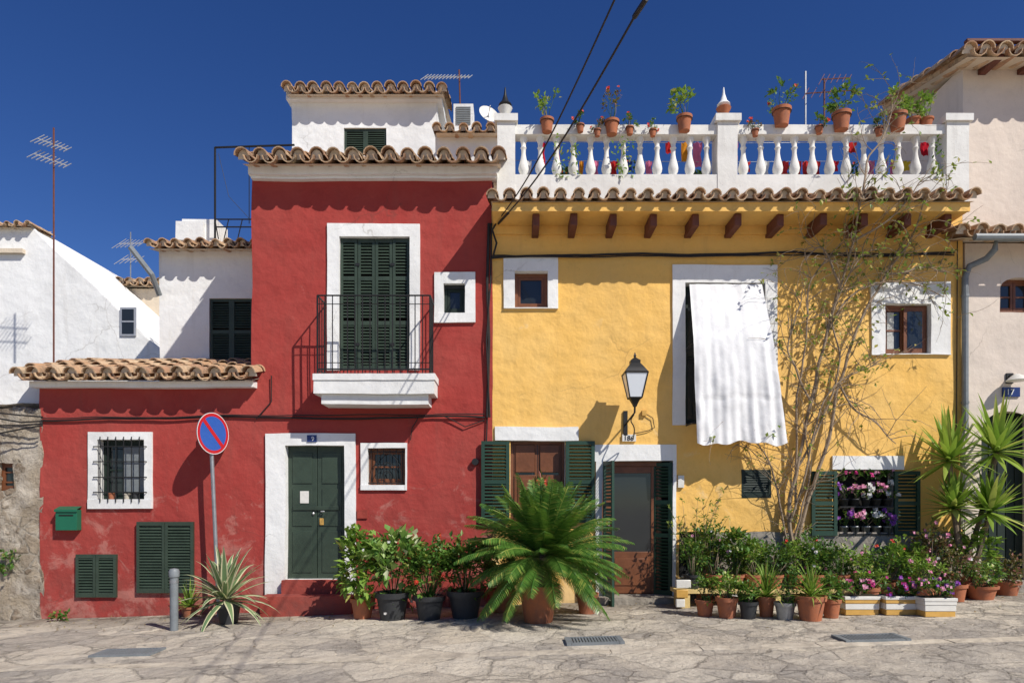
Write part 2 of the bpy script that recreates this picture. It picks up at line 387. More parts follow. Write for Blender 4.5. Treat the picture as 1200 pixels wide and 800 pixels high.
def strap(b,p,az,el,L,w,droop,m,me=None,seg=7,fold=.25):
    d=Vector((math.cos(az)*math.cos(el),math.sin(az)*math.cos(el),math.sin(el))); side=Vector((-math.sin(az),math.cos(az),0))
    q=Vector(p); rows=[]; stp=L/seg
    for k in range(seg+1):
        f=k/seg; ww=w*(min(1,.6+f*1.6) if f<.25 else 1)*(1-max(0,(f-.35)/.65)**1.6)+.0008
        n=side.cross(d).normalized()
        if me: rows.append([b.v(q-side*ww+n*ww*fold),b.v(q-side*ww*.6+n*ww*fold*.6),b.v(q),b.v(q+side*ww*.6+n*ww*fold*.6),b.v(q+side*ww+n*ww*fold)])
        else: rows.append([b.v(q-side*ww+n*ww*fold),b.v(q),b.v(q+side*ww+n*ww*fold)])
        q=q+d*stp; d=(d+Vector((0,0,-1))*droop*stp*(.3+f*1.5)).normalized()
    for a,c in zip(rows,rows[1:]):
        for k in range(len(a)-1):
            b.f((a[k],a[k+1],c[k+1],c[k]),(me if me and k in (0,len(a)-2) else m))
def rosette(b,c,n,L,w,e0,e1,droop,m,me=None,seg=7):
    for i in range(n):
        f=i/n; el=math.radians(e0+(e1-e0)*f+R(-8,8)); strap(b,Vector(c)+Vector((R(-.02,.02),R(-.02,.02),f*.05)),i*2.399+R(-.2,.2),el,L*R(.75,1.1),w*R(.8,1.1),droop*R(.6,1.3),m,me,seg)
def pot(b,c,r,h,m):
    b.lathe(c,[(r*.70,0),(r*.92,h*.80),(r*1.03,h*.80),(r*1.07,h),(r*.95,h),(r*.93,h*.93)],m,18)
    b.lathe(Vector(c)+Vector((0,0,h*.86)),[(r*.92,0),(r*.9,h*.05),(r*.3,h*.08)],SOIL,12)
def potted(name,px,py,rp,hp_,m,kind,w=30,hh=40,leafL=.08,lm=LF_M,n=260,fl=None,nf=0,base=None,**k):
    if base is None: c,d=gp(px,py)
    else: c=base; d=D0+c.y
    s=d/F; e=empty(name); b=B(); r=rp*s; h=hp_*s; pot(b,c,r,h,m); b.done('pot',e)
    t=c+Vector((0,0,h*.9)); g=B(); w*=s; hh*=s
    if kind=='bush': bush(g,t+Vector((0,0,hh*.44)),w*.5,w*.45,hh*.56,n,leafL,lm,flowers=fl,nf=nf,**k)
    elif kind=='strap': rosette(g,t,n,hh,k.get('lw',.015),5,88,k.get('dr',2.2),lm)
    g.done('foliage',e,ang=0); return e
# ================= GROUND =================
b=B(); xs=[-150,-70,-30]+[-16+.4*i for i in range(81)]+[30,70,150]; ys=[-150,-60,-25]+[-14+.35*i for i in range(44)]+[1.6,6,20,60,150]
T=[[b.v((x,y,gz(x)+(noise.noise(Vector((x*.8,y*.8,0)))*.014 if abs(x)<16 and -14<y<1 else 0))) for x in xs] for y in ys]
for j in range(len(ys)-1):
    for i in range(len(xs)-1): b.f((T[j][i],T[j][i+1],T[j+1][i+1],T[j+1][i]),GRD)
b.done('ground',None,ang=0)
b=B(); x=-9
while x<12:
    L=R(.7,1.3); zz=gz(x+L/2)
    b.xf=Matrix.Translation((x+L/2,-3.28+R(-.015,.015),zz-.035))@Matrix.Rotation(-math.atan(GB),4,'Y')@Matrix.Rotation(R(-.012,.012),4,'Z')
    b.box(-L/2+.008,L/2-.008,-.09,.09,0,.042+R(-.004,.004),KERB,.15); x+=L
b.xf=None; b.done('kerb',None,wob=.006,fr=4)
for (px,py,w,l) in ((696,751,.55,.3),(1020,748,.6,.28),(150,765,.6,.3)):
    c,d=gp(px,py); b=B(); b.xf=Matrix.Translation(c+Vector((0,0,.008)))@Matrix.Rotation(-math.atan(GB),4,'Y')
    b.box(-w/2,w/2,-l/2,l/2,-.02,.006,BLK)
    for k in (-1,1): b.box(k*w/2-.025,k*w/2+.025,-l/2-.02,l/2+.02,-.02,.016,GREY); b.box(-w/2+.03,w/2-.03,k*l/2-.02,k*l/2+.02,-.02,.014,GREY)
    for i in range(16): q=-w/2+.035+i*(w-.07)/15; b.box(q-.010,q+.010,-l/2+.02,l/2-.02,-.01,.012,GREY)
    b.done('drain_grate')
b=B()
for _ in range(560):
    x=R(-6.8,8); y=-abs(random.gauss(0,.9))-.08
    leaf(b,Vector((x,y,gz(x)+.016)),Vector((R(-1,1),R(-1,1),.08)),R(.02,.05),R(.006,.015),LF_DRY)
b.done('fallen_leaves',None,ang=0)
# ================= RED HOUSE =================
E=empty('red_house'); b=B()
xl,xr=X(295),X(577); zt=Z(198)
h_fr=hp(398,480,278,434); h_sm=hp(520,545,333,367); h_dr=hp(335,404,522,679); h_gr=hp(431,475,525,568)
wall(b,xl,xr,-.5,zt,0,[h_fr,h_sm,h_dr,h_gr],RED,WHT,.16)
b.grid((xl,0,-.5),(0,5,0),(0,0,zt+.5),20,28,RED); b.grid((xr,0,5.5),(0,5,0),(0,0,zt-5.5),20,4,RED)
h_aw=hp(115,170,515,585); ax0=X(47); azt=Z(452)
wall(b,ax0,xl,-.6,azt,0,[h_aw],RED,WHT,.2)
b.grid((ax0,0,-.6),(0,1.5,0),(0,0,azt+.6),6,16,RED)
b.done('walls',E,wob=.016)
b=B()
surround(b,hp(384,492,263,434),h_fr,0,WHT,bottom=False); surround(b,hp(509,557,320,378),h_sm,0,WHT)
surround(b,hp(312,417,508,700),h_dr,0,WHT,.035,bottom=False); surround(b,hp(423,477,519,574),h_gr,0,WHT); surround(b,hp(104,179,506,596),h_aw,0,WHT)
b.box(X(290,-.15),X(583,-.15),-.15,.05,Z(204,-.15),Z(191,-.15)-.02,WHT,.15)
b.box(X(293,-.1),X(582,-.1),-.09,.05,Z(207,-.1)-.02,Z(204,-.15)-.002,WHT,.15)
b.box(X(34,-.15),X(297,-.15),-.14,.04,Z(453,-.15),Z(446,-.15),WHT,.15)
b.box(X(366,-.48),X(510,-.48),-.48,.01,Z(437,-.48)-.09,Z(437,-.48),WHT,.12)
b.box(X(367,-.47),X(509,-.47),-.465,.01,Z(437,-.48)-.28,Z(437,-.48)-.092,WHT,.12)
b.box(X(376,-.42),X(502,-.42),-.40,.01,Z(437,-.48)-.42,Z(437,-.48)-.282,WHT,.12)
b.done('white_trim',E,wob=.012,bevel=.012)
b=B(); tiles(b,X(285,-.35),X(585,-.35),-.36,Z(190,-.36)-.02,17,4,5.2)
tiles(b,X(20,-.30),X(293,-.30),-.30,Z(446,-.30),16.5,5,1.8,rs=.95); b.done('roof_tiles',E)
b=B(); x0,x1,z0,z1=h_fr; w=(x1-x0)/4
for k in range(4): shutter(b,x0+k*w+.004,x0+(k+1)*w-.004,z0+.01,z1-.01,.03+(.008 if k in(1,2) else 0),GRN2,(.36,.7),.046,.04)
for k in (1,3):
    for q in (.2,.8): b.box(x0+k*w-.03,x0+k*w+.03,.022,.029,z0+q*(z1-z0)-.02,z0+q*(z1-z0)+.02,BLK)
b.done('balcony_shutters',E)
b=B()
zb=Z(437,-.48)+.03; zt2=zb+1.06; xa,xb=X(372,-.45),X(504,-.45); ya=-.45
for zz in (zb+.03,zt2): 
    for p,q in (((xa,0,zz),(xa,ya,zz)),((xa,ya,zz),(xb,ya,zz)),((xb,ya,zz),(xb,0,zz))): b.tube([p,q],.012,BLK,6)
for zz in (zb+.12,zt2-.12):
    b.tube([(xa,ya,zz),(xb,ya,zz)],.006,BLK,4)
nb=15
for i in range(nb+1):
    x=xa+(xb-xa)*i/nb; b.tube([(x,ya,zb-.03),(x,ya,zt2)],.0075 if i%nb else .014,BLK,6)
for i in (1,2,3):
    for x in (xa,xb): b.tube([(x,ya*i/4,zb),(x,ya*i/4,zt2)],.0075,BLK,6)
b.done('balcony_railing',E)
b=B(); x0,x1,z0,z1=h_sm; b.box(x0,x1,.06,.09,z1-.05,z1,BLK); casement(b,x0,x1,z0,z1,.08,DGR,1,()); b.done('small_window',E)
b=B(); x0,x1,z0,z1=h_dr; xm=(x0+x1)/2
for a,c in ((x0,xm-.004),(xm+.004,x1)):
    b.box(a,c,.10,.145,z0,z1,GRN2)
    for u,v in ((.05,.36),(.40,.68),(.72,.95)): b.box(a+.07,c-.07,.088,.103,z0+(z1-z0)*u,z0+(z1-z0)*v,GRN2); 
b.tube([(xm+.07,.10,z0+1.0),(xm+.07,.05,z0+1.0),(xm+.12,.05,z0+1.0)],.011,ALU,6)
b.lathe((xm-.05,.08,z0+.95),[(.01,0),(.02,.02),(.01,.04)],ALU,8); b.box(xm+.04,xm+.1,.08,.087,z0+.8,z0+.9,CEY); b.box(xm-.25,xm-.12,.080,.086,z0+1.12,z0+1.3,CER)
b.box(x0+.08,xm+.33,.07,.087,z0+1.02,z0+1.08,GRN2)
b.done('front_door',E,bevel=.006)
b=B(); b.box(x0-.02,x1+.02,-.12,.14,-.4,z0,REDP,.15); b.box(x0-.22,x1+.2,-.42,-.122,-.4,z0-.19,REDP,.15); b.done('door_steps',E,wob=.01,bevel=.012)
b=B(); x0,x1,z0,z1=h_gr; casement(b,x0,x1,z0,z1,.09,WOOD,1,(.5,)); cx=(x0+x1)/2
b.tube([(x0,.02,z0+.03),(x1,.02,z0+.03)],.008,BLK,6); b.tube([(x0,.02,z1-.05),(x1,.02,z1-.05)],.008,BLK,6)
for i in range(6):
    x=x0+(x1-x0)*(i+.5)/6; b.tube([(x,.02,z0),(x,.02,z1)],.006,BLK,5)
for r in (.08,.15,.22): b.tube([(cx+math.cos(t*math.pi/10)*r,.015,z0+.05+math.sin(t*math.pi/10)*r*1.9) for t in range(11)],.006,BLK,5)
b.done('round_grille_window',E)
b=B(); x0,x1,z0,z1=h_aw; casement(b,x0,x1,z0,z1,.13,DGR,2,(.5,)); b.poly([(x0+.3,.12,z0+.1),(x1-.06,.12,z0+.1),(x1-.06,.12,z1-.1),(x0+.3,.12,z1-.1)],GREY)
for i in range(6):
    x=x0+(x1-x0)*(i+.5)/6; b.tube([(x,-.05,z0-.04),(x,-.05,z1+.04)],.008,BLK,6)
for q in (.12,.37,.63,.88):
    zz=z0+(z1-z0)*q; b.tube([(x0-.04,-.01,zz),(x0-.04,-.055,zz),(x1+.04,-.055,zz),(x1+.04,-.01,zz)],.008,BLK,6)
pot(b,(x0+.2,.0,z0),.055,.1,TER); pot(b,(x0+.42,.0,z0),.05,.09,BIEGE); pot(b,(x0+.55,.0,z0),.05,.1,DPOT); b.done('barred_window',E)
b=B()
for hx in (hp(162,228,611,694),hp(91,138,649,699)):
    x0,x1,z0,z1=hx; b.box(x0,x1,-.012,.01,z0,z1,GRN2); xm=(x0+x1)/2
    shutter(b,x0,xm-.003,z0,z1,-.05,GRN2,(),.042,.04,.035); shutter(b,xm+.003,x1,z0,z1,-.05,GRN2,(),.042,.04,.035)
b.done('cellar_shutters',E)
b=B(); b.box(X(361),X(372),-.05,-.036,Z(518),Z(510),BLUE)
b.box(X(419),X(431),-.03,.01,Z(607),Z(597),REDP)
b.tube([(X(557),.0,Z(541)),(X(557),-.06,Z(541))],.05,BLK,12); b.done('wall_fittings',E)
def cable(b,pts,r=.012,y=-.03,jit=.012,m=CAB,n=40):
    out=[]
    for (a,c) in zip(pts,pts[1:]):
        k=max(2,int((Vector(c)-Vector(a)).length/.15))
        for i in range(k): 
            p=Vector(a).lerp(Vector(c),i/k); out.append(p+Vector((0,0,noise.noise(p*1.3)*jit*2+R(-.3,.3)*jit)))
    out.append(Vector(pts[-1])); b.tube(out,r,m,6)
b=B(); cable(b,[P(48,493,-.03),P(180,489,-.03),P(300,488,-.03),P(420,490,-.03),P(520,487,-.03),P(568,489,-.03)],.014)
cable(b,[P(48,490,-.05),P(300,486,-.05),P(568,485,-.05)],.008)
cable(b,[P(573,262,-.04),P(571,330,-.04),P(573,400,-.04),P(571,489,-.04)],.022,jit=.0)
cable(b,[P(576,262,-.06),P(575,330,-.06),P(570,400,-.06),P(574,489,-.06)],.012)
cable(b,[P(300,490,-.03),P(318,470,-.03),P(318,440,-.03)],.008); cable(b,[P(570,520,-.03),P(571,489,-.03)],.01)
cable(b,[P(520,487,-.03),P(545,500,-.03),P(568,492,-.03)],.008); cable(b,[P(481,515,-.03),P(483,500,-.03),P(490,489,-.03)],.007)
b.done('wall_cable',None)
b=B(); x0,x1=X(66,-.1),X(91,-.1); z0,z1=Z(621,-.1),Z(597,-.1)
b.box(x0,x1,-.12,-.012,z0,z1,MAIL); b.poly([(x0-.01,-.14,z1+.004),(x1+.01,-.14,z1+.004),(x1+.01,-.012,z1+.05),(x0-.01,-.012,z1+.05)],MAIL); b.box(x0-.01,x1+.01,-.14,-.125,z1-.03,z1+.004,MAIL)
b.box(x0+.05,x1-.05,-.126,-.1205,z1-.09,z1-.07,DARK); b.done('mailbox',None,bevel=.006)
# ================= UPPER WHITE HOUSE (set back) =================
E=empty('white_rooftop_house'); b=B()
y=3; xl_,xr_=X(342,y),X(512,y); hw=hp(403,453,150,182,y)
wall(b,xl_,xr_,6.6,Z(120,y),y,[hw],WHF,WHF,.12,.4); b.grid((xr_,y,6.6),(0,3.4,0),(0,0,Z(120,y)-6.6),8,6,WHF); b.grid((xl_,y,6.6),(0,3.4,0),(0,0,Z(120,y)-6.6),8,6,WHF)
b.grid((xl_,y+3.4,6.6),(xr_-xl_,0,0),(0,0,Z(120,y)-6.6),8,6,WHF)
b.box(X(338,y),X(518,y),y-.12,y+3.4,Z(121,y),Z(110,y)-.02,WHF,.4)
b.box(X(510,2.2),X(600,2.2),2.2,5,6.2,Z(157,2.2),WHF,.3)
b.done('walls',E,wob=.015)
b=B(); tiles(b,X(337,y-.3),X(518,y-.3),y-.3,Z(110,y-.3),14,4,3.4,sp=.235); tiles(b,X(512,2),X(590,2),1.95,Z(157,2),10,3,1.2,rs=.8); b.done('roof_tiles',E)
b=B(); x0,x1,z0,z1=hw; xm=(x0+x1)/2; shutter(b,x0,xm,z0,z1,y+.03,GRN2,()); shutter(b,xm,x1,z0,z1,y+.03,GRN2,()); b.done('shutters',E)
b=B(); c=P(543,146,3.2); b.box(c.x-.19,c.x+.19,3.2,3.6,c.z-.6,c.z+.40,WHF)
for i in range(10): b.box(c.x-.14,c.x+.14,3.18,3.199,c.z-.0+i*.035,c.z+.018+i*.035,GREY)
b.done('ventilation_box')
b=B(); c=P(572,136,3); b.xf=Matrix.Translation(c)@Matrix.Rotation(math.radians(65),4,'X')@Matrix.Rotation(.4,4,'Y')
b.lathe((0,0,0),[(.02,-.02),(.12,0),(.19,.04),(.2,.05),(.18,.04),(.02,-.01)],CER,20); b.xf=None; b.tube([c,c+Vector((0,.05,-.9))],.02,GALV); b.tube([c,c+Vector((.05,-.25,.05))],.01,GALV)
b.done('satellite_dish')
# ================= LEFT WHITE HOUSE =================
E=empty('white_house'); b=B(); y=1.5
hw=hp(245,296,349,436,y)
wall(b,X(187,y),X(330,y),2.5,Z(293,y),y,[hw],WHF,WHF,.1,.3); b.grid((X(187,y),y,2.5),(0,3.5,0),(0,0,Z(293,y)-2.5),8,8,WHF)
b.box(X(184,y),X(330,y),y-.06,y+.05,Z(293,y)+.002,Z(289,y)+.03,WHF)
b.box(X(213,2.4),X(253,2.4),2.4,2.9,4.5,Z(257,2.4),WHT,.2); b.box(X(209,2.4),X(240,2.4),2.3,2.5,Z(284,2.4),Z(262,2.4),WHT,.2)
b.done('walls',E,wob=.015)
b=B(); tiles(b,X(174,y-.3),X(330,y-.3),y-.3,Z(291,y-.3),12,4,2.5,rs=.75,sp=.22); b.done('roof_tiles',E)
b=B(); x0,x1,z0,z1=hw; w=(x1-x0)/2
for k in range(2): shutter(b,x0+k*w,x0+(k+1)*w,z0,z1,y+.03,GRN2,(.55,))
b.done('shutters',E)
b=B(); y=2.2
b.tube([P(252,285,y),P(252,173,y)],.02,BLK); b.tube([P(252,173,y),P(345,170,y)],.02,BLK)
for py in (257,266): b.tube([P(252,py,y),P(300,py,y)],.013,BLK)
b.tube([P(252,258,y),P(256,280,y)],.01,BLK)
for p in (268,284): b.tube([P(p,257,y),P(p-6,282,y)],.01,BLK)
b.tube([P(292,172,y),P(292,262,y)],.008,BLK); b.tube([P(256,180,y),P(268,230,y),P(292,256,y)],.004,CAB,4)
b.done('terrace_pergola_frame')
b=B(); b.tube([P(153,290,1.2),P(178,322,1.2),P(187,346,1.4)],.045,GREY,8); b.done('roof_gutter_spout')
E=empty('far_white_house'); b=B(); y=4
pp=[(-160,262),(34,263),(60,290),(110,335),(150,376),(187,411),(187,520),(-160,520)]
fr=[(X(a,y),Z(c,y)) for a,c in pp]; i0=[b.v((a,y,c)) for a,c in fr]; i1=[b.v((a,y+5,c)) for a,c in fr]
b.f(i0,WHF); 
for k in range(len(fr)): q=(k+1)%len(fr); b.f((i0[k],i0[q],i1[q],i1[k]),WHF)
b.box(X(-40,y),X(30,y),y-.10,y-.002,Z(298,y),Z(293,y),CRM); b.box(X(-30,y),X(55,y),y-.14,y-.002,2.0,Z(486,y),CRM)
for (u,v) in (((34,263),(60,290)),((60,290),(110,335)),((110,335),(187,411))):
    b.tube([P(u[0],u[1],y+.03),P(v[0],v[1],y+.03)],.028,WHF,6)
b.done('walls',E)
b=B(); wx=hp(143,158,362,392,y-.01); b.box(wx[0]-.03,wx[1]+.03,y-.03,y-.005,wx[2]-.03,wx[3]+.03,ALU); b.box(wx[0]+.01,wx[1]-.01,y-.035,y-.031,wx[2]+.01,wx[3]-.01,GLS); b.box(wx[0],wx[1],y-.04,y-.0355,(wx[2]+wx[3])/2-.015,(wx[2]+wx[3])/2+.015,ALU); b.done('small_window',E)
b=B(); tiles(b,X(-160,y-.2),X(30,y-.2),y-.15,Z(266,y-.15),5,2,.8,rs=.6,sp=.2); b.done('roof_tiles',E)
E=empty('beige_house'); b=B(); y=7
b.box(X(124,y),X(192,y),y,y+3,1,Z(338,y),CRM,.5); b.done('walls',E,wob=.02); b=B(); tiles(b,X(122,y),X(192,y),y-.2,Z(338,y),12,3,1.5); b.done('roof_tiles',E)
E=empty('rubble_wall'); b=B(); y=-.02
rh=hp(-2,17,543,574); wall(b,X(-420),X(50),-.9,Z(477),.0,[rh],RUB,RUB,.2,.07)
b.grid((X(50),0,-.9),(0,2.0,0),(0,0,Z(477)+.9),20,40,RUB); b.grid((X(-420),0,Z(477)),(X(50)-X(-420),0,0),(0,2.0,0),60,14,RUB)
b.box(X(-420),X(50,.35),.35,.9,Z(470),Z(440,.5)+.15,WHF,.3)
b.done('masonry',E,wob=.075,fr=2.8)
b=B(); x0,x1,z0,z1=rh; casement(b,x0-.03,x1+.03,z0-.03,z1+.03,.05,WOOD,1,(.33,.66)); b.done('small_window',E)
b=B()
for k,(dy,j) in enumerate(((486,3),(491,5),(497,2),(503,6))):
    b.tube([P(-300,dy-4,-.12-k*.03)]+[P(-100+ i*25,dy+math.sin(i*1.3+k)*j*.8,-.12-k*.03) for i in range(7)],.012,CAB,5)
b.done('cable_bundle')
# ================= YELLOW HOUSE =================
E=empty('yellow_house'); b=B(); xl,xr=X(577),X(1128)
h1=hp(603,642,318,361); h2=hp(803,896,332,497); h3=hp(1036,1090,356,415); h4=hp(598,662,516,622); h5=hp(706,788,540,705); h6=hp(981,1048,550,628); h7=hp(869,903,550,583)
h8=hp(796,836,622,676)
wall(b,xl,xr,-.3,6.0,0,[h1,h2,h3,h4,h5,h6,h7,h8],YEL,WHT,.2)
b.grid((xr,0,-.3),(0,6,0),(0,0,6.3),16,20,YEL); b.grid((xl,.0,5),(0,6,0),(0,0,1.0),16,4,YEL)
b.box(xl,xr,.02,6,6.02,6.10,CRM,.5)
b.done('walls',E,wob=.016)
b=B()
surround(b,hp(590,654,302,362),h1,0,WHT); surround(b,hp(788,910,311,498),h2,0,WHT,bottom=False); surround(b,hp(1020,1113,331,416),h3,0,WHT)
b.box(X(580),X(678),-.03,.02,Z(516),Z(500),WHT,.12); b.box(X(696),X(792),-.03,.02,Z(540),Z(521),WHT,.12); b.box(h5[1],X(792),-.03,.02,.1,h5[3],WHT,.12); b.box(X(698),h5[0],-.03,.02,.1,h5[3],WHT,.12)
b.box(X(975),X(1058),-.03,.02,Z(550),Z(534),WHT,.12)
b.done('white_trim',E,wob=.012,bevel=.01)
b=B(); b.box(X(838),xr,-.04,.02,-.3,Z(623),DADO,.15); b.box(X(792),X(838),-.04,.02,-.3,Z(677),DADO,.15); b.done('stone_dado',E,wob=.016,fr=2)
b=B(); zs=5.61
b.box(X(577,-.55),X(1136,-.55),-.55,.0,zs,zs+.04,YEL,.3); b.box(X(577,-.57),X(1136,-.57),-.585,-.552,zs-.02,zs+.10,YEL,.3)
b.box(X(577),X(1128),-.05,.0,zs-.12,zs-.002,YEL,.3)
b.done('eave_board',E,wob=.006)
b=B()
for px in (628,672,718,765,814,863,913,962,1010,1060,1108):
    x=X(px,-.4); b.box(x-.05,x+.05,-.47+R(-.02,.02),.0,zs-.17,zs-.002,BEAM)
b.done('eave_corbels',E,bevel=.012)
b=B(); tiles(b,X(577,-.62),X(1140,-.62),-.66,zs+.09,13,2,.8,.235,rs=.78); b.done('roof_tiles',E)
b=B(); yb=.12; zr0,zr1=Z(161,yb),Z(150,yb); zb1=Z(209,yb)
pil=[(583,604),(838,861),(1103,1129)]
for a,c in pil:
    b.box(X(a,yb),X(c,yb),yb-.13,yb+.15,5.85,Z(150,yb)+.02,BAL,.15); b.box(X(a,yb)-.04,X(c,yb)+.04,yb-.17,yb+.19,Z(150,yb)+.022,Z(141,yb)+.01,BAL,.15)
for (a,c) in ((604,838),(861,1103)):
    b.box(X(a,yb),X(c,yb),yb-.09,yb+.11,zr0,zr1,BAL,.15); b.box(X(a,yb),X(c,yb),yb-.12,yb+.14,5.85,zb1,BAL,.12)
b.done('parapet_rails',E,wob=.009,bevel=.01)
b=B(); H=zr0-zb1
prof=[(.055,0),(.055,.05),(.035,.06),(.04,.09),(.062,.16),(.068,.24),(.058,.34),(.038,.48),(.028,.60),(.030,.70),(.042,.74),(.030,.78),(.034,.86),(.055,.93),(.055,1)]
for (a,c) in ((604,838),(861,1103)):
    k=12
    for i in range(k):
        x=X(a,yb)+(X(c,yb)-X(a,yb))*(i+.5)/k+R(-.006,.006); b.lathe((x,yb+.01,zb1),[(r*1.12,z*H) for r,z in prof],BAL,12)
b.done('balusters',E,ang=50)
b=B(); x0,x1,z0,z1=h1; casement(b,x0,x1,z0,z1,.10,WOOD,1,(),.05); b.done('small_window',E)
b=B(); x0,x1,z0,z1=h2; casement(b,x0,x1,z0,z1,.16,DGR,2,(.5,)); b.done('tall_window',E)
b=B(); x0,x1,z0,z1=h3; xm=(x0+x1)/2; casement(b,x0,x1,z0,z1,.08,WOOD,2,(.5,)); b.box(xm-.02,xm+.3,.05,.075,z0+.03,z1-.04,WOOD); b.box(xm+.03,xm+.25,.046,.051,z0+.1,z1-.1,GLS); b.box(x0+.10,x0+.2,.105,.112,z0+.1,z1-.1,LACE); b.done('upper_window',E)
b=B(); x0,x1,z0,z1=h4; xm=(x0+x1)/2
casement(b,x0,x1,z0,z1,.10,WOOD,2,(.4,)); 
for a,c in ((x0+.06,xm-.02),(xm+.02,x1-.06)):
    b.box(a,c,.085,.1,z0+.06,z1-.5,WOOD); b.box(a+.05,c-.05,.075,.086,z0+.12,z1-.56,WOOD); b.box(a+.02,c-.02,.09,.1,z1-.46,z1-.06,WOOD)
b.done('lower_window',E,bevel=.004)
b=B(); za,zb_=Z(612),Z(517)
shutter(b,X(564,-.06),X(597,-.06),za,zb_,-.075,GRN,(.5,),.05,.05,.04); 
shutter(b,X(663,-.06),X(697,-.06),za,zb_,-.075,GRN,(.5,),.05,.05,.04)
za,zb_=Z(627),Z(552)
shutter(b,X(951,-.06),X(981,-.06),za,zb_,-.075,GRN,(.5,),.05,.05,.04); shutter(b,X(1048,-.06),X(1078,-.06),za,zb_,-.075,GRN,(.5,),.05,.05,.04)
x0,x1,z0,z1=h7; b.box(x0,x1,.02,.04,z0,z1,GRN); shutter(b,x0,x1,z0,z1,-.005,DGR,(),.035,.03,.024)
x0,x1,z0,z1=h8; casement(b,x0,x1,z0,z1,.06,BLK,3,(.3,.6)); 
x0,x1,z0,z1=h5
b.xf=Matrix.Translation((x0+.0,-.04,0))@Matrix.Rotation(math.radians(-80),4,'Z'); shutter(b,0,.42,z0+.0,z1-.02,0,GRN,(.45,.7),.05,.05,.035)
b.xf=Matrix.Translation((x1,.0,0))@Matrix.Rotation(math.radians(145),4,'Z'); shutter(b,0,.30,.22,z1-.02,0,GRN,(.45,.7),.05,.05,.035)
b.xf=None
b.done('green_shutters',E)
b=B(); yd=.13; x0,x1=X(709,yd),X(770,yd); z0,z1=Z(695,yd),h5[3]
b.box(x0-.05,x0,yd-.02,yd+.05,z0,z1,WOOD); b.box(x1,x1+.06,yd-.02,yd+.05,z0,z1,WOOD); b.box(x0,x1,yd-.02,yd+.05,z1-.07,z1,WOOD)
b.box(x0,x0+.09,yd,yd+.04,z0,z1-.07,WOOD); b.box(x1-.09,x1,yd,yd+.04,z0,z1-.07,WOOD); b.box(x0+.09,x1-.09,yd,yd+.04,z0,z0+.62,WOOD); b.box(x0+.09,x1-.09,yd,yd+.04,z1-.17,z1-.07,WOOD)
b.box(x0+.14,x1-.14,yd-.012,yd+.001,z0+.12,z0+.52,WOOD)
b.grid((x0+.09,yd+.018,z0+.62),(x1-x0-.18,0,0),(0,0,z1-z0-.79),1,1,GLS)
b.tube([(x0+.05,yd-.05,z0+.95),(x0+.05,yd-.05,z0+1.15)],.012,ALU)
b.done('entrance_door',E,bevel=.005)
b=B(); b.box(X(700),X(792),-.3,.12,-.1,Z(697,0),DADO,.15); b.done('door_step',E,wob=.01,bevel=.01)
b=B(); b.box(X(794),X(801),-.04,.01,Z(571),Z(557),CER); b.box(X(729),X(745),-.03,.005,Z(517),Z(509),CER); b.box(X(752),X(757),-.04,.0,Z(487),Z(481),CEY); b.done('wall_fittings',E)
b=B(); cable(b,[P(578,302,-.04),P(620,299,-.04),P(740,298,-.04),P(860,298,-.04),P(930,295,-.04),P(1000,301,-.04),P(1118,296,-.04)],.018)
cable(b,[P(578,299,-.06),P(700,301,-.06),P(930,299,-.06),P(1000,297,-.06),P(1118,299,-.06)],.01)
cable(b,[P(757,484,-.02),P(765,489,-.02),P(767,500,-.02),P(760,503,-.02),P(742,508,-.02)],.006)
cable(b,[P(577,303,-.06),P(582,285,-.1),P(577,270,-.1),P(583,258,-.12)],.014); b.done('wall_cable')
def plate(t,px,py,y,s,m):
    c=bpy.data.curves.new('house_number','FONT'); c.body=t; c.size=s; c.extrude=.002; c.align_x='CENTER'; c.align_y='CENTER'; o=bpy.data.objects.new('house_number',c); bpy.context.scene.collection.objects.link(o)
    o.location=P(px,py,y); o.rotation_euler=(math.pi/2,0,0); c.materials.append(m)
plate('186',737,513.2,-.036,.1,BLK); plate('9',366.5,514,-.056,.09,SGW)
b=B(); nu,nv=90,60; T=[]
for j in range(nv+1):
    v=j/nv; row=[]
    if v<.36: q=v/.36; y=-.04-.36*q; pyl=333+66*q; pl=808+5*q; pr=893+14*q
    else: q=(v-.36)/.64; y=-.40-.02*math.sin(q*3); pyl=399+120*q; pl=813+4*q; pr=907+16*q
    for i in range(nu+1):
        u=i/nu; px=pl+(pr-pl)*u
        amp=.003+.016*max(0,v-.3)
        dy=amp*(math.sin(u*26+1.9*math.sin(u*7+v)+v*2)+.5*math.sin(u*61+v*3))+.025*noise.noise(Vector((u*3.5,v*4,1)))+.010*noise.noise(Vector((u*11,v*9,5)))
        for cz in (.72,.36): dy+=.010*math.exp(-((v-cz)/.012)**2)
        p=P(px,pyl+ (2*math.sin(u*9)+1.5*math.sin(u*23))*v,y); p.y+=dy; row.append(b.v(p))
    T.append(row)
for j in range(nv):
    for i in range(nu): b.f((T[j][i],T[j][i+1],T[j+1][i+1],T[j+1][i]),CLO)
o=b.done('curtain_awning',None,ang=0)
b=B()
y=-.36; zz=Z(402,y); b.tube([P(812,402,y),P(905,402,y)],.012,BLK); b.tube([(X(812,y),0,zz),(X(812,y),y,zz)],.01,BLK); b.tube([(X(905,y),0,zz),(X(905,y),y,zz)],.01,BLK)
zl=Z(495,y); b.tube([P(812,495,y),P(905,495,y)],.012,BLK)
for i in range(8): px=824+i*11; b.tube([P(px,402,y+.02),P(px,495,y+.02)],.007,BLK)
for px in (812,905): b.tube([(X(px,y),0,zl),(X(px,y),y,zl)],.012,BLK)
b.done('window_railing')
b=B(); yl=-.45; c=P(744,468,yl)
hb,ht=.085,.155; Hh=.36
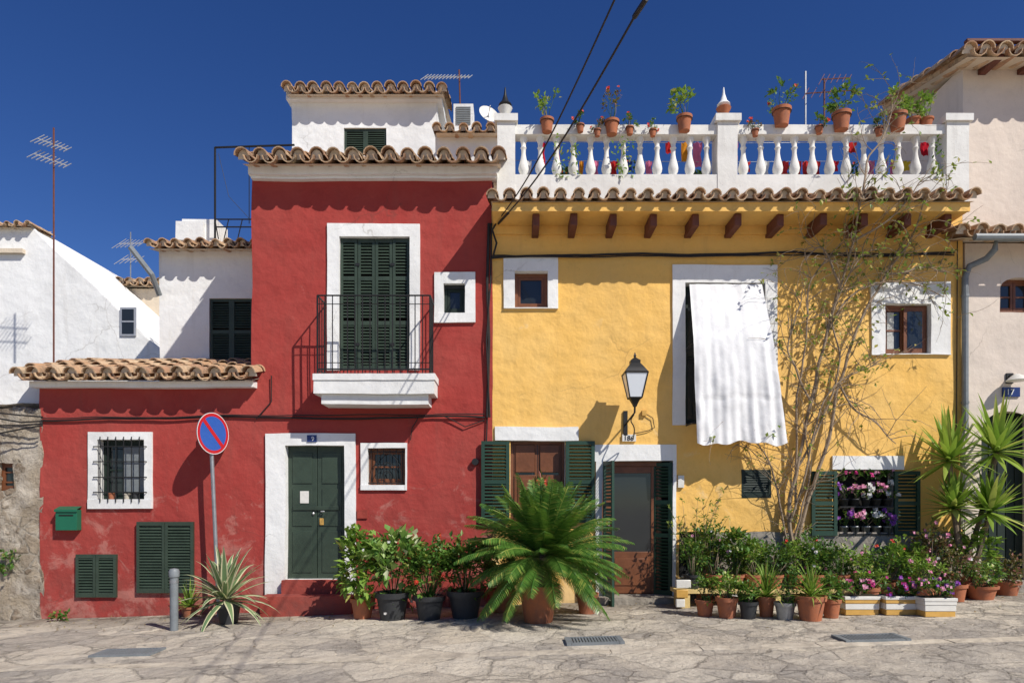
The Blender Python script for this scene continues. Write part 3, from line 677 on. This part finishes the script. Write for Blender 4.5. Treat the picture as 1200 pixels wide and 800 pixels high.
def ring(h,z): return [c+Vector((sx*h,sy*h,z)) for sx,sy in ((-1,-1),(1,-1),(1,1),(-1,1))]
r0=ring(hb,.02); r1=ring(ht,Hh)
for k in range(4):
    q=(k+1)%4; b.poly([r0[k],r0[q],r1[q],r1[k]],LGL); b.tube([r0[k],r1[k]],.010,BLK,5); b.tube([r0[k],r0[q]],.010,BLK,5); b.tube([r1[k],r1[q]],.013,BLK,5)
b.lathe(c,[(.03,-.10),(.05,-.06),(.09,0),(.12,.02)],BLK,4,math.pi/4)
b.lathe(c+Vector((0,0,Hh)),[(ht*1.42,0),(ht*1.42,.012),(ht*.95,.09),(ht*.6,.14),(ht*.62,.18),(ht*.3,.21),(.015,.23),(.025,.25),(.004,.30)],BLK,4,math.pi/4)
b.tube([c+Vector((0,0,-.08)),c+Vector((0,.02,-.18)),c+Vector((-.02,.15,-.22)),c+Vector((-.04,.30,-.26)),(c.x-.06,-.02,c.z-.30)],.014,BLK,6)
b.tube([c+Vector((0,0,-.1))+Vector((-.03*math.sin(t*.5),.06+.012*t+.07*math.sin(t*.8)*1,-.1-.028*t)) for t in range(13)],.009,BLK,5)
b.box(c.x-.09,c.x-.03,-.03,.01,c.z-.46,c.z-.1,BLK); b.done('wall_lantern')
b=B(); y=.5; cols=[(.7,.28,.03),(.75,.55,.05),(.55,.03,.03),(.8,.8,.8),(.05,.1,.4),(.75,.2,.35),(.6,.02,.04),(.7,.05,.05)]
cm=[m_cloth('laundry_cloth',c_,.3) for c_ in cols]
for pyL in (166,188): b.tube([P(600,pyL,y),P(848,pyL+2,y),P(1110,pyL,y)],.004,ALU,4)
x=612
while x<1095:
    w=R(5,11); hgt=R(11,30); m=random.choice(cm); zt_=Z(random.choice((167,189,189)),y); k=5; T=[]
    for j in range(5):
        T.append([b.v((X(x,y)+(X(x+w,y)-X(x,y))*i/k*(1 if j!=2 else .8),y+.02*math.sin(i*2+j)+R(-.005,.005),zt_-j/4*hgt/F*(D0+y))) for i in range(k+1)])
    for j in range(4):
        for i in range(k): b.f((T[j][i],T[j][i+1],T[j+1][i+1],T[j+1][i]),m)
    x+=w+R(2,16)
b.done('clothesline_laundry',None,ang=0)
for px,pt,h,lm,L,f_ in ((641,140,15,LF_L,.06,0),(717,142,16,LF_R,.05,4),(802,137,17,LF_L,.08,0),(916,128,20,LF_M,.07,3),(986,133,20,LF_M,.09,0),(1052,134,19,LF_L,.06,0),(700,152,8,LF_R,.03,3),(765,152,8,LF_M,.03,3),(885,152,8,LF_R,.03,3),(1030,150,9,LF_D,.04,0),(680,146,9,LF_D,.04,2),(738,149,9,LF_M,.04,2),(960,148,9,LF_M,.04,3)):
    y=-.02; s=(D0+y)/F; c=P(px,pt+h,y); e=potted('hanging_flowerpot',0,0,h*.52,h,TER,'bush',w=h*1.9,hh=R(26,40) if h>10 else 14,leafL=L,lm=lm,n=70,fl=[FL_R],nf=f_,base=c)
    b=B(); b.tube([c+Vector((math.cos(t*.524)*h*.54*s,math.sin(t*.524)*h*.54*s,h*s*.8)) for t in range(13)],.006,BLK,4); b.tube([c+Vector((0,h*.5*s,h*s*.8)),c+Vector((0,.12,h*s*.8))],.008,BLK,4); b.done('pot_ring',e)
for px,lm in ((1085,LF_L),(1070,LF_L)):
    potted('terrace_plant',0,0,8,10,TER,'bush',w=30,hh=30,leafL=.06,lm=lm,n=110,base=Vector((X(px,.12),.12,Z(150,.12))))
for px,lm in ((735,LF_D),(660,LF_D),(828,LF_D),(925,LF_M),(1000,LF_D)):
    potted('terrace_plant',0,0,8,14,TER,'bush',w=30,hh=44,leafL=.06,lm=lm,n=110,fl=[FL_R],nf=3,base=Vector((X(px,.7),.7,6.10)))
for px in (848,592):
    b=B(); c=Vector((X(px,.13),.13,Z(141,.12)+.01)); b.lathe(c,[(.05,0),(.09,.02),(.05,.05),(.08,.11),(.11,.17),(.10,.18)],TER if px==848 else CER,14)
    b.lathe(c+Vector((0,0,.18)),[(.06,0),(.10,.04),(.05,.10),(.02,.2),(.008,.3)],WHT if px==848 else BLK,10); b.done('finial_urn')
b=B()
for px in (655,672,724,735,1098):
    p=P(px,160,.0); 
    for k in range(26): leaf(b,p+Vector((R(-.07,.07),R(-.05,.02),-R(0,.6))),rdir(),.07,.018,LF_L if px<1000 else LF_D)
b.done('trailing_vine',None,ang=0)
# ================= RIGHT HOUSE =================
E=empty('pale_house'); b=B(); xl=X(1131)
ha=hp(1172,1215,325,366); hd=hp(1150,1212,482,680)
wall(b,xl,12.5,-.3,Z(285),0,[ha,hd],PNK,PNK,.3); b.grid((xl,0,5),(0,3,0),(0,0,Z(285)-5),6,2,PNK)
for hh_ in (ha,hd):
    x0,x1,z0,z1=hh_; r=(x1-x0)/2; cx=(x0+x1)/2; rz=min(r,.3) if hh_ is hd else .16
    for sx in (-1,1):
        pts=[(cx+sx*r,-.003,z1+.003)]+[(cx+sx*r*math.cos(t*math.pi/16),-.003,z1-rz+rz*math.sin(t*math.pi/16)) for t in range(9)]
        b.poly(pts,PNK); 
y=.5; ux=X(1128,y); ut=Z(78,y)
b.box(ux,12.5,y,y+1.8,4.9,ut,PNK,.4)
b.box(X(1128),X(1210),-.06,.02,Z(283),Z(276)-.0,PNK)
b.done('walls',E,wob=.012)
b=B(); tiles(b,X(1128,-.4),12.4,-.42,Z(275,-.42)-.04,16,3,1.0,rs=.9); 
tiles(b,ux-.22,12.4,y-.5,Z(66,y-.5),13,7,2.6); b.done('roof_tiles',E)
b=B()
for px in (1150,1196): x=X(px,y); b.box(x-.06,x+.06,y-.42,y-.002,ut-.14,ut+.06,BEAM)
b.box(ux-.25,12.4,y-.48,y-.40,ut+.062,ut+.11,BEAM); b.done('eave_beams',E,bevel=.01)
b=B(); x0,x1,z0,z1=ha; casement(b,x0,x1,z0,z1,.1,WOOD,2,(.5,)); x0,x1,z0,z1=hd
b.box(x0,x1,.24,.29,z0,z1,DGR)
for i in range(6): q=x0+(x1-x0)*i/6; b.box(q+.01,q+(x1-x0)/6-.01,.225,.242,z0,z1,DGR)
b.done('window_and_door',E)
b=B(); b.box(X(1140),10.5,-.25,.2,-.2,Z(680),DADO,.2); b.done('door_step',E,wob=.01)
b=B(); b.box(X(1174),X(1194),-.025,.005,Z(465),Z(454),BLUE); b.done('number_plate',E); plate('17',1184,459.5,-.032,.12,SGW)
b=B(); c=P(1192,443,-.16); b.lathe(c,[(.13,-.04),(.14,-.03),(.08,.03),(.03,.06)],CER,16); b.tube([c+Vector((0,0,.05)),c+Vector((0,.16,.06))],.015,BLK); b.box(c.x-.05,c.x+.05,-.02,.01,c.z-.05,c.z+.1,BLK)
b.done('wall_lamp',E)
b=B(); b.tube([P(1205,279,-.35),P(1168,280,-.35),P(1166,292,-.32),P(1156,303,-.2),P(1136,312,-.09),P(1131,325,-.07),P(1131,420,-.07),P(1131,505,-.07)],.045,GREY,10)
for py in (345,470): b.tube([P(1131,py,-.07),P(1131,py+3,-.07)],.052,GREY,10)
b.tube([P(1128,505,-.06),P(1127,620,-.06)],.03,BIEGE,8); b.tube([P(1122,280,-.03),P(1121,505,-.03)],.008,CAB,5)
b.tube([(X(1140,-.42),-.46,Z(279,-.42)),(12.4,-.46,Z(279,-.42))],.05,GREY,8)
b.done('drainpipe')
# ================= ANTENNAS & WIRES =================
def antenna(px,py0,py1,y,boom,elh,ang,mat=ALU,lean=0,mastm=GALV,tilt=.1,er=.007):
    b=B(); a=P(px,py0,y); t=P(px+lean,py1,y); b.tube([a,t],.016,mastm,6)
    for (fz_,L,n_,off) in boom:
        c=a.lerp(t,fz_); d=Vector((math.cos(ang),math.sin(ang)*.6,tilt)).normalized(); c=c+d*off; sd=Vector((.45,.55,.7)).normalized()
        b.tube([c-d*L/2,c+d*L/2],.010,mat,5)
        for i in range(n_):
            q=c-d*L/2+d*L*i/(n_-1); e=elh*(1-.45*i/n_); b.tube([q-sd*e*.5,q+sd*e*.5],er,mat,4)
    b.done('tv_antenna')
antenna(63,425,150,2.0,[(.86,.55,9,-.05),(.93,.5,9,-.02)],.30,.3,mastm=BEAM,tilt=-.3); antenna(153,325,272,6.5,[(.75,.5,7,0),(.4,.4,5,0)],.45,.4)
antenna(540,150,82,3.4,[(.88,.95,14,-.25)],.30,-.35,ALU,-2,BEAM,-.12)
antenna(944,150,84,1.6,[(.5,.02,2,0)],.02,.2); antenna(966,150,92,1.6,[(.72,.85,7,.1),(.98,.5,6,.2)],.5,.1,BEAM,0,BEAM)
for (a,c2,r) in (((584,258),(722,-4),.011),((584,262),(757,-4),.013)):
    b=B(); A=P(a[0],a[1],-.12); q=P(c2[0],c2[1],-5.0); dd=q-A; pts=[A+dd*t+Vector((0,0,-.16*math.sin(min(1,t)*math.pi))) for t in [i/24 for i in range(25)]]+[A+dd*2.6+Vector((0,0,.5))]
    b.tube(pts,r*.7,CAB,6)
    if a[1]==262:
        c=pts[23]; b.tube([c,c+dd.normalized()*.22],.02,CAB,6); b.tube([pts[0],pts[3]],.018,CAB)
    b.done('overhead_wire')
# ================= STREET FURNITURE =================
E=empty('no_parking_sign'); b=B(); c,d=gp(257,722); top=P(246,484,c.y); b.tube([c-Vector((0,0,.1)),top],.028,GALV,10); b.done('pole',E)
b=B(); cc=P(247,508,c.y); b.xf=Matrix.Translation(cc+Vector((.04,-.03,0)))@Matrix.Rotation(math.radians(69),4,'Z'); r=.295
def disc(y,ra,rb,m,n=40):
    for k in range(n):
        t0,t1=k*math.tau/n,(k+1)*math.tau/n
        b.poly([(ra*math.cos(t0),y,ra*math.sin(t0)),(rb*math.cos(t0),y,rb*math.sin(t0)),(rb*math.cos(t1),y,rb*math.sin(t1)),(ra*math.cos(t1),y,ra*math.sin(t1))],m)
disc(0,.001,r,GALV); disc(-.012,.001,r*.82,SGB); disc(-.012,r*.82,r*.97,SGR); disc(-.012,r*.97,r,SGW)
for k in range(40): t0,t1=k*math.tau/40,(k+1)*math.tau/40; b.poly([(r*math.cos(t0),0,r*math.sin(t0)),(r*math.cos(t0),-.012,r*math.sin(t0)),(r*math.cos(t1),-.012,r*math.sin(t1)),(r*math.cos(t1),0,r*math.sin(t1))],GALV)
w=.028; q=r*.82*.7071
b.poly([(-q-w*.7,-.015,q-w*.7),(-q+w*.7,-.015,q+w*.7),(q+w*.7,-.015,-q+w*.7),(q-w*.7,-.015,-q-w*.7)],SGR)
b.done('disc',E,ang=0); b.xf=None
b=B(); c,d=gp(204,738); b.lathe(c-Vector((0,0,.05)),[(.05,0),(.05,.72),(.062,.73),(.065,.80),(.05,.83),(.01,.84)],GREY,14); b.lathe(c,[(.053,.6),(.053,.64)],GALV,14); b.done('bollard')
# ================= PLANTS =================
e=empty('potted_agave'); c,d=gp(268,730); b=B(); pot(b,c,14*d/F,24*d/F,DPOT); b.done('pot',e)
b=B(); rosette(b,c+Vector((-.05,0,.30)),50,.76,.050,-14,86,1.7,AG_G,AG_C,8); b.tube([c+Vector((0,0,.1)),c+Vector((-.02,0,.32))],.06,BARK2); b.done('leaves',e,ang=0)
potted('potted_palm_seedling',198,712,12,16,TER,'strap',hh=44,n=44,lm=LF_M,lw=.014)
potted('potted_plant',222,722,10,12,TER,'strap',hh=30,n=36,lm=LF_L,lw=.014)
potted('potted_plant',425,724,14,24,TER,'bush',w=54,hh=86,leafL=.12,lm=LF_L,n=360,fl=[FL_P],nf=2)
potted('potted_plant',460,725,20,32,DPOT,'bush',w=68,hh=68,leafL=.14,lm=LF_V,n=360,fl=[FL_W],nf=6)
potted('potted_plant',503,725,18,28,DPOT,'bush',w=60,hh=66,leafL=.075,lm=LF_M,n=720,fl=[FL_R],nf=7)
potted('potted_plant',545,723,21,32,DPOT,'bush',w=64,hh=64,leafL=.09,lm=LF_M,n=560,fl=[FL_R],nf=2)
potted('potted_plant',588,716,16,26,TER,'bush',w=48,hh=44,leafL=.08,lm=LF_D,n=300)
potted('potted_plant',688,718,13,24,TER,'bush',w=36,hh=58,leafL=.07,lm=LF_D,n=300)
E=empty('sago_palm'); b=B(); c,d=gp(631,728); pot(b,c,.25,.46,TER); b.done('pot',E)
b=B(); b.lathe(c+Vector((0,0,.4)),[(.15,0),(.17,.1),(.17,.25),(.14,.4),(.05,.46)],BARK,10); b.done('trunk',E,wob=.02,fr=12)
b=B(); top=c+Vector((.06,0,.80)); nf=145
for i in range(nf):
    f=i/nf; az=i*2.39996+R(-.2,.2); el=math.radians(-26+112*f**.9+R(-9,9)); L=R(.84,1.10)*(1 if f<.8 else .85)
    dd=Vector((math.cos(az)*math.cos(el),math.sin(az)*math.cos(el),math.sin(el))); q=top+dd*.06; side=Vector((-math.sin(az),math.cos(az),0)); seg=38; st=L/seg; pts=[q.copy()]
    tw=R(-.4,.4)
    for k in range(seg):
        t=k/seg; q=q+dd*st; dd=(dd+Vector((0,0,-1))*st*(.3+.9*t)*(1.0 if f<.7 else .45)).normalized(); pts.append(q.copy())
        if k>2:
            n=side.cross(dd).normalized(); s2=(side*math.cos(tw)+n*math.sin(tw)); n2=s2.cross(dd).normalized()
            ll=.15*math.sin(math.pi*min(1,(t*.86+.14)))**.6+.02
            for s in (-1,1):
                ld=(s2*s*.80+dd*.6+n2*.22+Vector((0,0,R(-.10,.05)))).normalized(); w=dd*.0085
                tip=q+ld*ll+Vector((0,0,-.015)); mid=q+ld*ll*.5+n2*.004
                a1,a2,m1,m2,tt=b.v(q-w),b.v(q+w),b.v(mid-w*1.1),b.v(mid+w*1.1),b.v(tip)
                b.f((a1,a2,m2,m1),LF_CY); b.f((m1,m2,tt),LF_CY)
    b.tube(pts[::4],.007,LF_CY,4)
b.done('fronds',E,ang=0)
b=B(); c,d=gp(628,716)
for i in range(4):
    p0=c+Vector((R(-.1,.1),R(0,.1),.3)); p1=p0+Vector((R(-.12,.12),0,1.40+R(-.1,.1))); b.tube([p0,p1],.006,LF_D,4)
    rosette(b,p1,9,.16,.012,10,80,1,LF_R); 
    for _ in range(3): flower(b,p1+rdir()*.06,.026,FL_R)
b.done('flowering_kalanchoe',None,ang=0)
E=empty('plant_bench'); b=B(); yb=-.62; zt_=Z(689,yb); x0,x1=X(790,yb),X(1010,yb)
b.box(x0,x1,yb-.14,yb+.22,zt_-.05,zt_,PLW,.2)
for px in (800,855,905,960,1003):
    x=X(px,yb); b.box(x-.07,x+.07,yb-.12,yb+.2,gz(x)-.02,zt_-.052,PLW if px!=855 else CER,.2)
for k in range(3): x=X(797,yb); b.box(x-.1,x+.02+.04*k,yb-.2,yb-.14,gz(x)+.02+k*.13,gz(x)+.13+k*.13,CEY if k%2 else CER)
b.done('bench_blocks',E,wob=.006,bevel=.008)
tops=[(812,26,LF_M,.05,60),(838,22,LF_D,.06,70),(862,24,LF_M,.08,66),(884,22,LF_L,.05,50),(908,24,LF_D,.05,48),(934,22,LF_L,.05,54),(958,24,LF_M,.06,50),(984,22,LF_D,.05,52)]
for px,w,lm,L,hh in tops:
    potted('potted_plant',0,0,10,16,random.choice([TER,TER,DPOT]),'bush',w=w*1.4,hh=hh*.75,leafL=L,lm=lm,n=260,fl=[FL_P,FL_W] if px in(838,958) else None,nf=5,base=Vector((X(px,yb),yb+R(-.02,.08),zt_)))
front=[(826,721,11,19,TER,LF_M,30,30),(852,723,13,24,TER,LF_L,34,30),(877,724,11,20,DPOT,LF_M,30,26),(898,722,10,24,TER,LF_L,30,34),(920,725,12,20,GALV,LF_D,36,38),(950,726,17,29,TER,LF_L,40,30),(974,723,11,22,TER,LF_M,30,26)]
for i,(px,py,r,h,m,lm,w,hh) in enumerate(front):
    if i in (3,5): potted('potted_plant',px,py,r,h,m,'strap',hh=hh*1.25,n=90,lm=lm,lw=.010,dr=2.6)
    else: potted('potted_plant',px,py,r,h,m,'bush',w=w*1.1,hh=hh,leafL=R(.04,.07),lm=lm,n=240)
for i,(a,c_,py,fl) in enumerate(((984,1028,719,[FL_M,FL_P]),(1031,1073,719,[FL_M,FL_U]),(1076,1117,721,[FL_U,FL_P]))):
    E=empty('window_box_planter'); c,d=gp((a+c_)/2,py); s=d/F; w=(c_-a)*s/2; h=22*s; b=B()
    for k,(z0,z1,m) in enumerate(((0,.30,CEY),(.30,.62,CER),(.62,.82,CEY if i<2 else CER),(.82,1,CER))):
        e1=.006*k; b.box(c.x-w+.03-e1,c.x+w-.03+e1,c.y-.09-e1,c.y+.09+e1,c.z+h*z0,c.z+h*z1-.001,m)
    b.box(c.x-w+.03,c.x+w-.03,c.y-.08,c.y+.08,c.z+h,c.z+h+.01,SOIL); b.done('trough',E,bevel=.006)
    b=B(); bush(b,c+Vector((0,0,h+.08)),w,.14,.12,300,.05,LF_D if i<2 else LF_M,flowers=fl,nf=30,fs=.024); b.done('flowers',E,ang=0)
def onground(name,px,y,w,hh,n,L,lm,fl=None,nf=0,r=12,h=20,pm=TER):
    c=Vector((X(px,y),y,gz(X(px,y)))); return potted(name,0,0,r,h,pm,'bush',w=w,hh=hh,leafL=L,lm=lm,n=n,fl=fl,nf=nf,base=c)
onground('potted_shrub',826,-.28,42,82,200,.07,LF_M,[FL_P],2)
onground('potted_shrub',872,-.26,50,62,420,.08,LF_M)
onground('potted_shrub',902,-.3,40,52,260,.05,LF_D,[FL_W],5)
onground('potted_shrub',1000,-.45,50,44,420,.06,LF_L,[FL_P],5); onground('potted_shrub',1035,-.5,46,46,420,.05,LF_M,[FL_R],5)
onground('potted_shrub',1018,-.9,44,26,300,.05,LF_L,[FL_M],6); onground('potted_shrub',1060,-.45,40,50,320,.08,LF_L)
onground('potted_shrub',1092,-.5,46,64,420,.06,LF_R,[FL_P],10); onground('potted_shrub',1085,-1.0,44,40,400,.05,LF_L,[FL_P],8)
onground('potted_shrub',1120,-.85,46,44,360,.05,LF_R,[FL_W,FL_P],8); onground('potted_shrub',1150,-.75,48,26,360,.05,LF_M,None,0,17,16)
onground('potted_shrub',1140,-.4,50,60,280,.11,LF_L); onground('potted_shrub',1180,-.45,40,32,260,.06,LF_R,None,0,14,16)
onground('potted_shrub',965,-.3,40,50,320,.06,LF_D); onground('potted_shrub',940,-.4,44,60,340,.06,LF_M,[FL_R],4)
b=B(); base=P(822,690,-.35)
for i in range(34):
    a=R(-1,1); p=base.copy(); d=Vector((a*.35,R(-.3,.3),1)).normalized(); pts=[p]; L=R(.5,1.45)
    for k in range(6): p=p+d*L/6; d=(d+rdir()*.18).normalized(); pts.append(p)
    b.tube(pts,[.006-.0007*k for k in range(7)],BARK2,4)
    for q in pts[2:]:
        for _ in range(4): leaf(b,q,rdir()+Vector((0,0,.3)),.07,.015,LF_CL)
b.done('willowy_shrub',None,ang=0)
E=empty('window_flower_rack'); b=B(); x0,x1,z0,z1=h6
for zz in (z0+.02,z0+.42): b.box(x0+.02,x1-.02,-.06,.16,zz,zz+.02,BLK)
for i in range(8): x=x0+(x1-x0)*i/7; b.tube([(x,-.06,z0),(x,-.06,z0+.18)],.005,BLK,4)
b.done('rack',E)
g=B()
for zz in (z0+.04,z0+.44):
    for i in range(5):
        x=x0+.1+i*(x1-x0-.2)/4; pot(g,(x,.0,zz),.065,.11,GALV if zz<z0+.2 else DPOT)
        bush(g,Vector((x,-.04,zz+.22)),.10,.10,.10,60,.05,LF_M,flowers=[random.choice([FL_M,FL_P,FL_W,FL_U])],nf=12,fs=.030)
for i in range(5): bush(g,Vector((x0+.1+i*.17,0,z1-.08)),.09,.09,.07,40,.05,LF_D,flowers=[random.choice([FL_M,FL_P])],nf=5,fs=.022)
g.done('flowerpots',E,ang=0)
b=B()
for px,py,n in ((6,672,60),(12,655,40),(72,720,60)):
    c=P(px,py,-.06) if px<50 else gp(px,727)[0]
    for _ in range(n): leaf(b,c+Vector((R(-.12,.12),R(-.08,.02),R(0,.12))),rdir()+Vector((0,0,.6)),.07,.02,LF_M)
b.done('wall_weeds',None,ang=0)
E=empty('climbing_bougainvillea'); b=B()
G=[[(930,650,-.14),(924,600,-.12),(936,545,-.12),(950,470,-.14),(966,400,-.14),(984,335,-.16),(1000,285,-.3),(1008,240,-.62),(1012,215,-.66)],
[(933,650,-.14),(946,592,-.12),(968,525,-.12),(984,452,-.14),(1004,385,-.14),(1038,322,-.14),(1068,280,-.3),(1082,238,-.66)],
[(928,650,-.12),(914,592,-.12),(904,545,-.12),(882,515,-.14),(864,520,-.2)],
[(932,600,-.12),(934,480,-.14),(944,400,-.14),(948,335,-.16),(972,300,-.2),(992,282,-.3)],
[(984,452,-.14),(1000,478,-.16),(1028,496,-.2),(1050,520,-.2)],
[(966,400,-.14),(998,345,-.2),(1056,330,-.2),(1104,348,-.2)],
[(984,335,-.16),(962,292,-.2),(942,305,-.2)],
[(1000,285,-.3),(1046,252,-.55),(1078,212,-.66)],
[(950,470,-.14),(930,430,-.2),(924,400,-.2),(940,350,-.2)],
[(936,545,-.12),(960,500,-.2),(985,420,-.2),(975,370,-.2),(1010,300,-.3),(1040,290,-.3)],
[(930,640,-.14),(938,600,-.16),(948,560,-.16),(945,500,-.16),(960,440,-.16)],
[(926,610,-.16),(940,570,-.2),(965,470,-.22),(995,440,-.2),(1030,425,-.2)],
[(1038,322,-.14),(1060,318,-.2),(1085,312,-.2),(1110,320,-.2)],
[(1012,235,-.66),(1016,190,-.3),(1040,150,-.2),(1048,110,-.1)]]
def smooth(pts,n=6):
    out=[]
    for i in range(len(pts)-1):
        p0=pts[max(i-1,0)];p1=pts[i];p2=pts[i+1];p3=pts[min(i+2,len(pts)-1)]
        for k in range(n):
            t=k/n; out.append(.5*((2*p1)+(p2-p0)*t+(2*p0-5*p1+4*p2-p3)*t*t+(3*p1-p0-3*p2+p3)*t*t*t))
    out.append(pts[-1]); return out
gu=[]; lf=B()
for gi,g in enumerate(G):
    pts=smooth([P(*q) for q in g]); pts=[p+noise.noise_vector(p*3+Vector((gi,0,0)))*.03 for p in pts]; n=len(pts); r0=.032 if gi in (0,1) else .018
    b.tube(pts,[r0*(1-.70*i/n) for i in range(n)],BARK2,7); gu.append(pts)
def twig(p,d,L,r,lv):
    pts=[p]; n=7
    for k in range(n):
        p=p+d*L/n; d=(d+rdir()*.28+Vector((0,0,-.05))).normalized()
        if p.y>-.05 and p.z<5.4: p.y=-.05
        if 5.5<p.z<5.9 and p.y>-.6: p.y=max(-.75,p.y-.12)
        pts.append(p)
    b.tube(pts,[r*(1-.7*k/n) for k in range(n+1)],BARK2,4)
    for q in pts[2:]:
        dens=.07 if q.z<3.2 else .17
        if R(0,1)<dens:
            for _ in range(random.choice((1,2,2,3))): leaf(lf,q,rdir(),R(.05,.09),R(.016,.026),LF_CL)
    if lv>0:
        for _ in range(2): 
            q=random.choice(pts[1:-1]); twig(q,(d+rdir()*1.0).normalized(),L*R(.4,.7),r*.6,lv-1)
for pts in gu:
    k=len(pts)
    for _ in range(int(k*.75)):
        i=random.randrange(3,k); t=(pts[min(i+1,k-1)]-pts[max(0,i-2)]).normalized(); d=(t*.6+Vector((R(-1,1),R(-.25,.1),R(-.4,.9)))).normalized()
        twig(pts[i],d,R(.25,.85)*(1 if pts[i].z>1.5 else .5),.0065,1)
for _ in range(26):
    c=P(R(985,1085),R(215,330),-.5); 
    for _ in range(4): leaf(lf,c+rdir()*.14,rdir(),.08,.025,LF_CL)
b.done('stems',E); lf.done('leaves',E,ang=0)
E=empty('yucca'); b=B(); base=Vector((X(1128,-.45),-.45,gz(6.4))); heads=[((1112,540),-.45,.72),((1168,530),-.5,.78),((1160,600),-.6,.62),((1118,596),-.5,.5)]
pot(b,base,.2,.3,TER)
lv=B()
for (px,py),y,L in heads:
    h=P(px,py,y); b.tube([base+Vector((R(-.05,.05),0,.2)),base.lerp(h,.5)+Vector((R(-.06,.06),0,0)),h],[.04,.032,.034],BARK,8)
    rosette(lv,h,64,L,.038,-30,88,.7,LF_YU,None,7)
b.done('trunks',E); lv.done('leaves',E,ang=0)
# ================= LIGHT, SKY, CAMERA =================
S=Vector((.60,-.56,.76)).normalized()
sd=bpy.data.lights.new('sun','SUN'); sd.energy=5.0; sd.angle=math.radians(.53); sd.color=(1,.95,.87); so=bpy.data.objects.new('sun',sd); bpy.context.scene.collection.objects.link(so); so.rotation_euler=S.to_track_quat('Z','Y').to_euler(); so.location=(8,-8,14)
w=bpy.data.worlds.new('World'); bpy.context.scene.world=w; w.use_nodes=True; nt=w.node_tree; bg=nt.nodes['Background']; sk=nt.nodes.new('ShaderNodeTexSky'); sk.sky_type='NISHITA'; sk.sun_disc=False
sk.sun_elevation=math.asin(S.z); sk.sun_rotation=math.atan2(S.x,S.y); sk.dust_density=.2; sk.ozone_density=4; sk.air_density=.85; sk.altitude=200
hs=nt.nodes.new('ShaderNodeHueSaturation'); hs.inputs['Saturation'].default_value=1.24; hs.inputs['Hue'].default_value=.516
nt.links.new(sk.outputs[0],hs.inputs['Color']); nt.links.new(hs.outputs[0],bg.inputs[0]); bg.inputs[1].default_value=.092
cd=bpy.data.cameras.new('camera'); cam=bpy.data.objects.new('camera',cd); bpy.context.scene.collection.objects.link(cam)
cam.location=(0,-D0,EYE); cam.rotation_euler=(math.pi/2,0,0); cd.sensor_width=36; cd.lens=24; cd.shift_y=190/1200; cd.clip_end=600; cd.clip_start=.05
bpy.context.scene.camera=cam
vs=bpy.context.scene.view_settings; vs.view_transform='Standard'; vs.look='None'; vs.exposure=0
